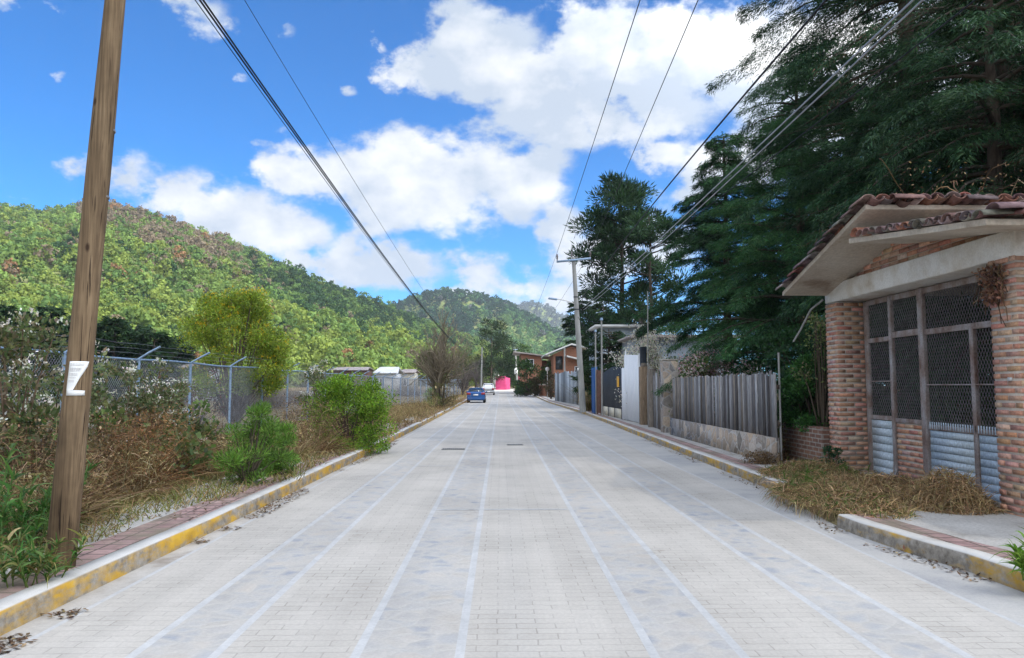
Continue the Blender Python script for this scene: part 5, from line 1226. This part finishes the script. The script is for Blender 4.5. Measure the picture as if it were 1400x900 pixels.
# far right bushes
bush('roadside_bush', 'large dark green bush beneath the smaller orange brick house', 'bush', rt(722, 97), 97, 1.9, 4.6, 4200, .26, .14, [(.035, .075, .02), (.05, .10, .025), (.026, .055, .018)], 34, .04, .36)
bush('roadside_bush', 'rounded green bush before the larger orange brick house', 'bush', rt(748, 92)+.6, 93, 1.5, 4.2, 2400, .24, .12, [(.03, .07, .02), (.045, .09, .022)], 26, .3, .36)
bush('hedge', 'clipped dark brown hedge left of the orange garden wall', 'hedge', rt(731, 94), 94, .8, 2.3, 1500, .16, .08, [(.05, .05, .025), (.07, .06, .03)], 26, .05, .4)
bush('hedge', 'reddish brown hedge between the garden wall and the sheet fence', 'hedge', rt(753, 80), 80, .75, 2.9, 1700, .15, .08, [(.06, .055, .03), (.09, .065, .035)], 28, .03, .4)
dry_shrub(rt(803, 44)+.1, 44, .65, 3.3, 'tall tangle of dry vines between the concrete pole and the blue panel', 330, BRN+OLV, name='vine_tangle', group=None, leafy=1)
dry_shrub(rt(800, 50)+1.2, 50, 1.2, 4.4, 'dry brown thicket above the sheet fence beside the concrete pole', 420, BRN+OLV[:1], name='vine_tangle', group=None)
# tree belt at the end of the road
for i, (px, py, Y, cl, lab) in enumerate([(672, 442, 150, 0, 'dark pine with a broken top left of the road end'), (688, 462, 160, 0, 'dark tree just right of the dark broken topped pine'), (702, 480, 172, 1, 'dark green tree behind the far transformer pole'), (716, 474, 175, 1, 'tree with pale leaves behind the smaller brick house'),
                                      (694, 496, 165, 1, 'low dark tree behind the pink wall'), (650, 492, 170, 2, 'dull olive tree behind the grey leafless trees'), (628, 486, 160, 2, 'olive tree beyond the far fence section'), (590, 486, 140, 2, 'pale olive tree left of the bare roadside tree')]):
    p = at(px, py, Y); g0 = gz(Y)
    c = [[(.02, .038, .018), (.028, .05, .02)], [(.03, .065, .02), (.045, .09, .025), (.06, .10, .03)], [(.09, .10, .04), (.07, .09, .03)]][cl]
    pine('belt_tree', lab, p[0], Y, p[2]-g0, 2.9 if i else 3.2, 34, 4200, c, 60+i, .08, 'trees at the end of the road', 1.25, .75)

# ------------------------------------------------------------------ overhead cables
def cable(label, pts, r, mat='cable', n=40, sag=0., twist=None):
    """hanging cable through its supports"""
    o = pts[0]; m = MB()
    for a, b in zip(pts, pts[1:]):
        a, b = V(*a), V(*b); s = np.linspace(0, 1, n)[:, None]; m.tube((a+(b-a)*s)-V(0, 0, 1)*(4*sag*s*(1-s))-V(*o), r, 5, caps=False)
    ob = m.build('overhead_cable', M[mat]); ob.location = tuple(o); return tag(ob, label, 'cable', 'overhead cables')
def past(a, b, y):   # the support out of view, in line with the cable
    a, b = V(*a), V(*b); return a+(b-a)*((y-a[1])/(b[1]-a[1]))
# bundle from the wooden pole to the far grey pole
f0 = V(*t3_)
for k, (dx, dz, r) in enumerate([(0, 0, .012), (.024, .018, .012), (-.034, -.025, .006)]):
    a = V(-3.3+dx, 6.1, 5.92+dz)
    cable(['thick middle strand of the cable bundle leaving the wooden pole', 'lowest thick strand of the cable bundle leaving the wooden pole', 'thin top strand of the cable bundle leaving the wooden pole'][k], [V(-3.7+dx, -24, 6.5+dz), a, V(f0[0]+dx*.3, f0[1], f0[2]-.4+dz*.4)], r, 'cable', 60, sag=1.96)
cable('hair thin single wire beside the cable bundle of the wooden pole', [V(-3.1, -24, 6.6), V(-2.86, 6.1, 6.0), V(f0[0]+.3, f0[1], f0[2]-.1)], .004, 'cable', 60, sag=1.96)
qT = PT
for k, (px, sx, lab) in enumerate([(874, -.97, 'left of the two thin wires running up from the crossarm'), (953, .97, 'right of the two thin wires running up from the crossarm')]):
    e = qT+V(sx*.975, -.12, .25); s_ = at(px, 0, 13.5); b = past(e, s_, 2.)
    cable(lab, [b, e], .010, 'cable', 40, .06)
    cable(lab.replace('running up from', 'continuing beyond').replace('wires', 'line wires'), [e, t2_+V(sx*.4, 0, -.1)], .008, 'cable', 40, 1.2)
for k, (pa, pb, r, mt, sg, lab) in enumerate([((797, 421), (1240, 0), .013, 'cable_alu', .12, 'upper pale cable climbing from the concrete pole past the conifers'), ((798, 424), (1250, 0), .012, 'cable_alu', .16, 'lower pale cable climbing from the concrete pole past the conifers'), ((796, 407), (1305, 10), .009, 'cable', .18, 'thin dark cable below the pale pair in front of the conifers')]):
    e = at(*pa, PB[1]); s_ = at(*pb, 8.); cable(lab, [past(e, s_, 1.), e], r, mt, 50, sg)
e = at(797, 406, PB[1]); s1_ = at(1150, 0, 9.); cable('thick wavy black cable sagging across the top of the conifers', [past(e, s1_, 1.), e], .019, 'cable', 60, -.35)
cable('service cable dropping from the concrete pole to the shorter pipe mast', [at(790, 433, PB[1]-.1), at(815, 455, fxy(815, 566)[1])], .012, 'cable', 14, .25)
cable('service cable dropping from the concrete pole to the taller pipe mast', [at(792, 424, PB[1]-.1), at(823.5, 440, fxy(823.5, 569)[1])], .012, 'cable', 14, .3)
cable('service cable drooping from the concrete pole to the pale flat roofed house', [at(792, 422, PB[1]-.1), at(858, 440, 51.3)], .012, 'cable', 20, .45)
cable('dark cable from the concrete pole down towards the brick houses', [at(786, 430, PB[1]), at(752, 478, 87)], .014, 'cable', 24, .6)

# ------------------------------------------------------------------ cars
def car(label, x, y, col, kind):
    g0 = gz(y)+.0; t = thing('parked_car', label, 'car', (x, y, g0), 0, 'cars parked along the left kerb')
    if kind == 'sedan':   # y along car (0 = rear), z belt, z roof half widths
        Ws, Lc, H_ = .88, 4.5, 1.46
        sec = [(0, .32, .95, .80, None), (.08, .25, 1.02, .86, None), (.6, .22, 1.05, .88, None), (.75, .22, 1.04, .88, (1.10, .70)), (1.35, .2, .98, .88, (1.42, .60)), (2.0, .2, .95, .88, (1.46, .62)), (2.7, .2, .94, .88, (1.40, .60)), (3.35, .2, .93, .88, (1.02, .72)), (3.6, .2, .90, .87, None), (4.3, .22, .78, .83, None), (4.5, .34, .66, .72, None)]
    else:
        Ws, Lc, H_ = .87, 4.3, 1.62
        sec = [(0, .38, 1.02, .80, None), (.06, .30, 1.08, .85, (1.12, .76)), (.12, .28, 1.08, .87, (1.30, .70)), (.35, .26, 1.08, .87, (1.60, .64)), (1.2, .25, 1.06, .87, (1.66, .66)), (2.3, .25, 1.04, .87, (1.62, .65)), (3.05, .25, 1.02, .87, (1.12, .74)), (3.3, .25, 1.0, .86, None), (4.1, .28, .88, .82, None), (4.3, .4, .75, .74, None)]
    m = MB(); R_ = []
    for (yy_, zb_, zbelt, hw, roof) in sec:
        zt, tw = roof if roof else (zbelt+.015, hw*.82)
        half = [(hw*.86, zb_), (hw, zb_+.14), (hw, (zb_+zbelt)/2), (hw*.965, zbelt), (hw*.9 if roof else hw*.86, zbelt+(zt-zbelt)*.35), (tw, zt-(.05 if roof else .004)), (tw*.6, zt)]
        R_.append([V(a, yy_, b) for a, b in half]+[V(-a, yy_, b) for a, b in half[::-1]])
    R_ = np.array(R_); k = R_.shape[1]; n = len(R_); i = np.arange(n-1)[:, None]*k; j = np.arange(k)[None]; j2 = (j+1) % k
    m.add(R_.reshape(-1, 3), np.stack([i+j, i+k+j, i+k+j2, i+j2], -1).reshape(-1, 4)); m.poly(R_[0][::-1]); m.poly(R_[-1])
    m.build('body', M['car_'+col], t, smooth=False, bev=.025)
    g_ = MB()
    if kind == 'sedan': g_.poly([(-.66, .735, 1.075), (.66, .735, 1.075), (.56, 1.30, 1.405), (-.56, 1.30, 1.405)]); off = V(0, -.012, .02)
    else: g_.poly([(-.68, .085, 1.13), (.68, .085, 1.13), (.60, .325, 1.55), (-.60, .325, 1.55)]); off = V(0, -.02, .01)
    g_.v = [v+off for v in g_.v]; o = g_.build('rear_window', M['glass'], t); md = o.modifiers.new('s', 'SOLIDIFY'); md.thickness = .012
    for s in (-1, 1):
        g_ = MB(); ya, yb = (1.25, 3.0) if kind == 'sedan' else (.5, 2.85)
        zt = H_-.1 if kind == 'sedan' else 1.55; q0 = .815 if kind == 'sedan' else .80
        g_.hexa([(s*q0, ya-.2, 1.02), (s*(q0+.045), ya-.2, 1.02), (s*(q0+.045), yb+.15, 1.0), (s*q0, yb+.15, 1.0), (s*.64, ya+.12, zt), (s*.672, ya+.12, zt), (s*.672, yb-.35, zt-.04), (s*.64, yb-.35, zt-.04)]); g_.build('side_window', M['glass'], t)
        l_ = MB(); l_.hexa([(s*.50, -.02, .80 if kind == 'sedan' else .78), (s*.86, -.01, .78), (s*.875, .22, .80), (s*.5, .1, .80), (s*.52, -.01, .98), (s*.84, .0, 1.0), (s*.865, .22, 1.0), (s*.5, .1, .98)]); l_.build('tail_light', M['tail'], t)
        mm = MB(); mm.box(s*.95-.09, s*.95+.09, 2.75, 2.9, .98, 1.1); mm.build('wing_mirror', M['car_'+col], t, bev=.03)
        for yw in (.85, 3.5):
            wm_ = MB(); c = V(s*.78, yw, .31); a = np.linspace(0, 2*pi, 21)[:-1]
            prof = [(.31, -.11), (.325, -.06), (.325, .06), (.31, .11)]
            R2 = np.array([[c+V(dx*1, r*cos(q), r*sin(q)) for q in a] for r, dx in prof]); kk = 20; ii = np.arange(3)[:, None]*kk; jj = np.arange(kk)[None]; jn = (jj+1) % kk
            wm_.add(R2.reshape(-1, 3), np.stack([ii+jj, ii+jn, ii+kk+jn, ii+kk+jj], -1).reshape(-1, 4)); wm_.poly(R2[0]); wm_.poly(R2[-1][::-1])
            wo = wm_.build('wheel', M['tyre'], t); rm_ = MB(); rm_.poly([c+V(s*.114, .2*cos(q), .2*sin(q)) for q in a]); rm_.prism([c+V(s*.112, .2*cos(q), .2*sin(q)) for q in a], (s*.012, 0, 0)); rm_.build('rim', M['rim'], wo)
    b_ = MB(); b_.box(-.8, .8, -.05, .05, .36, .50); b_.build('bumper', M['trim'] if kind != 'sedan' else M['car_blue'], t, bev=.03)
    p_ = MB(); p_.box(-.22, .22, -.045, -.03, .70, .84) if kind == 'sedan' else p_.box(-.22, .22, -.075, -.055, .42, .54); p_.build('number_plate', M['plate'], t)
    if kind != 'sedan':
        p_ = MB(); p_.box(-.78, .78, -.018, .0, .66, .80); p_.build('rear_band', M['trim'], t)
    return t
pc = at(650.5, 551, 70.5); car('blue sedan parked by the left kerb seen from behind', pc[0], 70.5, 'blue', 'sedan')
pc = at(666.5, 541, 104); car('white estate car parked ahead of the blue sedan', pc[0]+.1, 104, 'white', 'estate')

# ------------------------------------------------------------------ drain grates
for (px, py, w_, d_, lab) in [(620, 614.5, .56, .34, 'dark iron drain grate in the left half of the road'), (704, 608.5, .40, .26, 'fainter smaller drain grate near the middle of the road')]:
    c = fxy(px, py, .0); t = thing('drain_grate', lab, 'drain grate', (c[0], c[1], .003), 0, 'drain grates in the road')
    m = MB(); n = 11 if w_ > .5 else 9
    for i in range(n+1): m.box(-w_/2+w_*i/n-.008, -w_/2+w_*i/n+.008, -d_/2, d_/2, .003, .009)
    m.box(-w_/2-.02, w_/2+.02, -d_/2-.03, -d_/2, .003, .009); m.box(-w_/2-.02, w_/2+.02, d_/2, d_/2+.03, .003, .009); m.build('bars', M['pole_conc'], t)
    m = MB(); m.box(-w_/2-.01, w_/2+.01, -d_/2, d_/2, 0, .002); m.build('pit', M['trim'], t)
# ------------------------------------------------------------------ unseen cloud, added so its shadow covers the near street
cl = MB(); SUN_AZ, SUN_EL = radians(122), radians(48)
cc_ = V(0, 20, 0)+V(sin(SUN_AZ), cos(SUN_AZ), math.tan(SUN_EL))*430
uu, vv = np.meshgrid(np.linspace(0, 2*pi, 73)[:-1], np.linspace(-pi/2+.03, pi/2-.03, 30), indexing='ij')
bump_ = 1+.30*(fbm(np.cos(uu)*2+3, np.sin(uu)*2+vv*1.5+5)-.5)+.12*(vnoise(uu*6, vv*6)-.5)*np.cos(vv)
P_ = np.stack([cc_[0]+115*np.cos(uu)*np.cos(vv)*bump_, cc_[1]+120*np.sin(uu)*np.cos(vv)*bump_, cc_[2]+26*np.sin(vv)*bump_+8*fbm(uu*3, vv*3)], -1)
nu, nv = P_.shape[:2]; i = np.arange(nu)[:, None]*nv; i2 = ((np.arange(nu)+1) % nu)[:, None]*nv; j = np.arange(nv-1)[None]
cl.add(P_, np.stack([i+j, i2+j, i2+j+1, i+j+1], -1).reshape(-1, 4))
t = NT('cloud'); t.fin((.85, .87, .9), 1, 0, 0); tp_ = t.n('ShaderNodeBsdfTransparent'); tl_ = t.n('ShaderNodeBsdfTranslucent'); tl_.inputs[0].default_value = (.9, .9, .9, 1)  # material for the added, unseen cloud only
m1 = t.n('ShaderNodeMixShader'); m1.inputs[0].default_value = .5; t.l(t.b, 0, m1, 1); t.l(tl_, 0, m1, 2)
m2 = t.n('ShaderNodeMixShader'); m2.inputs[0].default_value = .33; t.l(m1, 0, m2, 1); t.l(tp_, 0, m2, 2); t.l(m2, 0, t.out, 0)
tag(cl.build('cloud', t.m, smooth=True), 'white cloud out of view, added to shade the near street', 'cloud', kind='stuff')
# ------------------------------------------------------------------ sky, sun, view
SUN_AZ, SUN_EL = radians(122), radians(48)
w = bpy.data.worlds.new('World'); scene.world = w; w.use_nodes = True
nt = w.node_tree; nt.nodes.clear()
N = lambda typ, **k: (lambda n: [setattr(n, a, b) for a, b in k.items()] and n or n)(nt.nodes.new(typ))
def ln(a, b): nt.links.new(a, b)
def mth(op, a, b=0., c=0.):
    n = N('ShaderNodeMath', operation=op)
    for i, q in enumerate((a, b, c)):
        if hasattr(q, 'is_output'): ln(q, n.inputs[i])
        else: n.inputs[i].default_value = q
    return n.outputs[0]
def vmth(op, a, b):
    n = N('ShaderNodeVectorMath', operation=op)
    for i, q in enumerate((a, b)):
        if hasattr(q, 'is_output'): ln(q, n.inputs[i])
        else: n.inputs[i].default_value = q
    return n
out = N('ShaderNodeOutputWorld'); bg = N('ShaderNodeBackground'); bg.inputs[1].default_value = .12
ln(bg.outputs[0], out.inputs[0])
sky = N('ShaderNodeTexSky', sky_type='NISHITA', sun_disc=False, sun_elevation=SUN_EL, sun_rotation=SUN_AZ)
sky.altitude = 2100; sky.air_density = 1.0; sky.dust_density = .3; sky.ozone_density = 2.5
hs = N('ShaderNodeHueSaturation'); hs.inputs['Saturation'].default_value = 1.15; ln(sky.outputs[0], hs.inputs['Color'])
bl = N('ShaderNodeMix', data_type='RGBA', blend_type='MULTIPLY'); bl.inputs[0].default_value = 1; ln(hs.outputs[0], bl.inputs[6]); bl.inputs[7].default_value = (.02, .64, 1.0, 1)
tc = N('ShaderNodeTexCoord'); D = tc.outputs['Generated']
ST = V(1, 1, 1.5)
sd = vmth('MULTIPLY', D, tuple(ST)).outputs[0]
nA = N('ShaderNodeTexNoise'); nA.inputs['Scale'].default_value = 5.5; nA.inputs['Detail'].default_value = 9; nA.inputs['Roughness'].default_value = .58; ln(sd, nA.inputs['Vector'])
nB = N('ShaderNodeTexNoise'); nB.inputs['Scale'].default_value = 17; nB.inputs['Detail'].default_value = 6; nB.inputs['Roughness'].default_value = .6; ln(sd, nB.inputs['Vector'])
# cumulus banks: (photo x, y, radius in pixels)
CL = [(92, 228, 34), (150, 240, 58), (215, 262, 62), (285, 286, 66), (350, 304, 58), (402, 315, 44), (430, 328, 26),
      (388, 228, 40), (440, 232, 55), (500, 238, 70), (562, 240, 84), (625, 246, 86), (690, 258, 72), (735, 235, 52), (535, 285, 50),
      (590, 82, 62), (632, 48, 62), (678, 112, 86), (722, 160, 92), (770, 190, 62), (745, 95, 58), (690, 60, 60), (830, 58, 72), (885, 100, 98), (950, 62, 105), (1010, 100, 95),
      (905, 158, 84), (842, 175, 58), (965, 235, 46), (1050, 40, 120), (1100, 150, 120), (1200, 80, 150), (1350, 90, 160), (905, 225, 40), (790, 20, 18),
      (470, 366, 50), (520, 372, 46), (560, 366, 52), (640, 372, 56), (705, 380, 60), (770, 352, 58), (765, 312, 44), (820, 340, 60), (600, 400, 44), (690, 420, 50), (760, 400, 60), (900, 330, 60),
      (20, 272, 20), (75, 272, 26), (40, 244, 15), (96, 142, 17), (66, 98, 16), (262, 16, 44), (306, 36, 20), (385, 42, 18), (334, 112, 14), (476, 120, 20), (515, 43, 14), (524, 100, 14), (60, 12, 18), (10, 8, 24)]
warp = vmth('SUBTRACT', nA.outputs[1], (.5, .5, .5)).outputs[0]
wsd = vmth('ADD', sd, vmth('MULTIPLY', warp, (.13, .13, .13)).outputs[0]).outputs[0]
warp2 = vmth('SUBTRACT', nB.outputs[1], (.5, .5, .5)).outputs[0]
wsd = vmth('ADD', wsd, vmth('MULTIPLY', warp2, (.05, .05, .05)).outputs[0]).outputs[0]
fld = None
CL = [(x, y, r*.9 if (y < 200 and 560 < x < 1010 and r > 40) else r*1.1 if (x < 460 and 200 < y and r > 24) or (y > 300 and x > 440 and r > 24) else r) for x, y, r in CL]
for (x, y, r) in CL:
    d = at(x, y, 100.)-V(0, 0, CAM_H); ln_ = np.linalg.norm(d); d = d/ln_
    k = r/FPX/(ln_/100.)*(1.28 if r > 35 else 1.1)
    dist = vmth('DISTANCE', wsd, tuple(float(q) for q in d*ST)).outputs['Value']
    pk = float(np.interp(r, [12, 22, 45], [.42, .6, 1.]))
    q = mth('MULTIPLY_ADD', dist, -pk/k, pk)
    fld = q if fld is None else mth('SMOOTH_MAX', fld, q, .3)
# broken cloud over the rest of the sky
sp = N('ShaderNodeSeparateXYZ'); ln(D, sp.inputs[0])
nD = N('ShaderNodeTexNoise'); nD.inputs['Scale'].default_value = 2.2; nD.inputs['Detail'].default_value = 5; ln(sd, nD.inputs['Vector'])
ctr = at(700, 300, 100.)-V(0, 0, CAM_H); ctr = ctr/np.linalg.norm(ctr)
off = mth('SUBTRACT', vmth('DISTANCE', D, tuple(float(q) for q in ctr)).outputs['Value'], .98)
gen = mth('MINIMUM', mth('MULTIPLY_ADD', mth('SUBTRACT', nD.outputs[0], .33), 6., 0.), mth('MULTIPLY', off, 6.))
fld = mth('MAXIMUM', fld, gen)
den = mth('ADD', fld, mth('MULTIPLY', mth('SUBTRACT', nA.outputs[0], .5), 2.7))
den = mth('ADD', den, mth('MULTIPLY', mth('SUBTRACT', nB.outputs[0], .5), 1.5))
mr = N('ShaderNodeMapRange', interpolation_type='SMOOTHSTEP'); mr.inputs[1].default_value = -.02; mr.inputs[2].default_value = .52
ln(den, mr.inputs[0])
# undersides are greyer than the sunlit tops
nC = N('ShaderNodeTexNoise'); nC.inputs['Scale'].default_value = 5.5; nC.inputs['Detail'].default_value = 5; ln(vmth('ADD', sd, (.02, -.02, .05)).outputs[0], nC.inputs['Vector'])
sh = mth('SUBTRACT', nC.outputs[0], nA.outputs[0])
cr = N('ShaderNodeValToRGB'); cr.color_ramp.elements[0].position = .44; cr.color_ramp.elements[0].color = (2.7, 3.1, 3.7, 1); cr.color_ramp.elements[1].position = .68; cr.color_ramp.elements[1].color = (5.0, 5.0, 5.0, 1)
ln(mth('MULTIPLY_ADD', sh, -1.0, .5), cr.inputs[0])
# clouds towards the sun scatter more of its light
sdir = (sin(SUN_AZ)*cos(SUN_EL), cos(SUN_AZ)*cos(SUN_EL), sin(SUN_EL))
ph = mth('MULTIPLY_ADD', mth('POWER', mth('MAXIMUM', vmth('DOT_PRODUCT', D, sdir).outputs['Value'], 0.), 1.2), 2.6, 1.)
cb = vmth('SCALE', cr.outputs[0], (0, 0, 0)); ln(ph, cb.inputs['Scale'])
mx = N('ShaderNodeMix', data_type='RGBA'); ln(mr.outputs[0], mx.inputs[0]); ln(bl.outputs[2], mx.inputs[6]); ln(cb.outputs[0], mx.inputs[7])
ln(mx.outputs[2], bg.inputs[0])
w.cycles.sampling_method = 'MANUAL'; w.cycles.sample_map_resolution = 512

sl = bpy.data.lights.new('sun', 'SUN'); sl.energy = 5.0; sl.angle = radians(1.5); sl.color = (1., .95, .87)
so = bpy.data.objects.new('sun', sl); COL.objects.link(so)
sdv = V(sin(SUN_AZ)*cos(SUN_EL), cos(SUN_AZ)*cos(SUN_EL), sin(SUN_EL))
from mathutils import Vector
so.rotation_euler = Vector(sdv).to_track_quat('Z', 'Y').to_euler()
so.location = (20, 40, 60)
vs = scene.view_settings; scene.display_settings.display_device = 'sRGB'
vs.view_transform = 'Standard'; vs.look = 'None'; vs.exposure = 0.93; vs.gamma = 1; vs.use_curve_mapping = False
cy = scene.cycles
cy.use_denoising = True; cy.max_bounces = 6; cy.diffuse_bounces = 3; cy.transmission_bounces = 4; cy.transparent_max_bounces = 8; cy.sample_clamp_indirect = 6
cy.caustics_reflective = False; cy.caustics_refractive = False

# ------------------------------------------------------------------ air
hz = MB(); hz.box(-2700, 2700, -450, 3700, -3., 265.)
t = NT('haze'); t.t.nodes.remove(t.b); pv = t.n('ShaderNodeVolumePrincipled'); pv.inputs['Color'].default_value = (.80, .88, 1., 1); pv.inputs['Density'].default_value = .00019; pv.inputs['Anisotropy'].default_value = .2
t.l(pv, 0, t.out, 1)
tag(hz.build('haze', t.m), 'thin bluish haze over the valley', 'haze', kind='stuff')
cy.volume_bounces = 0
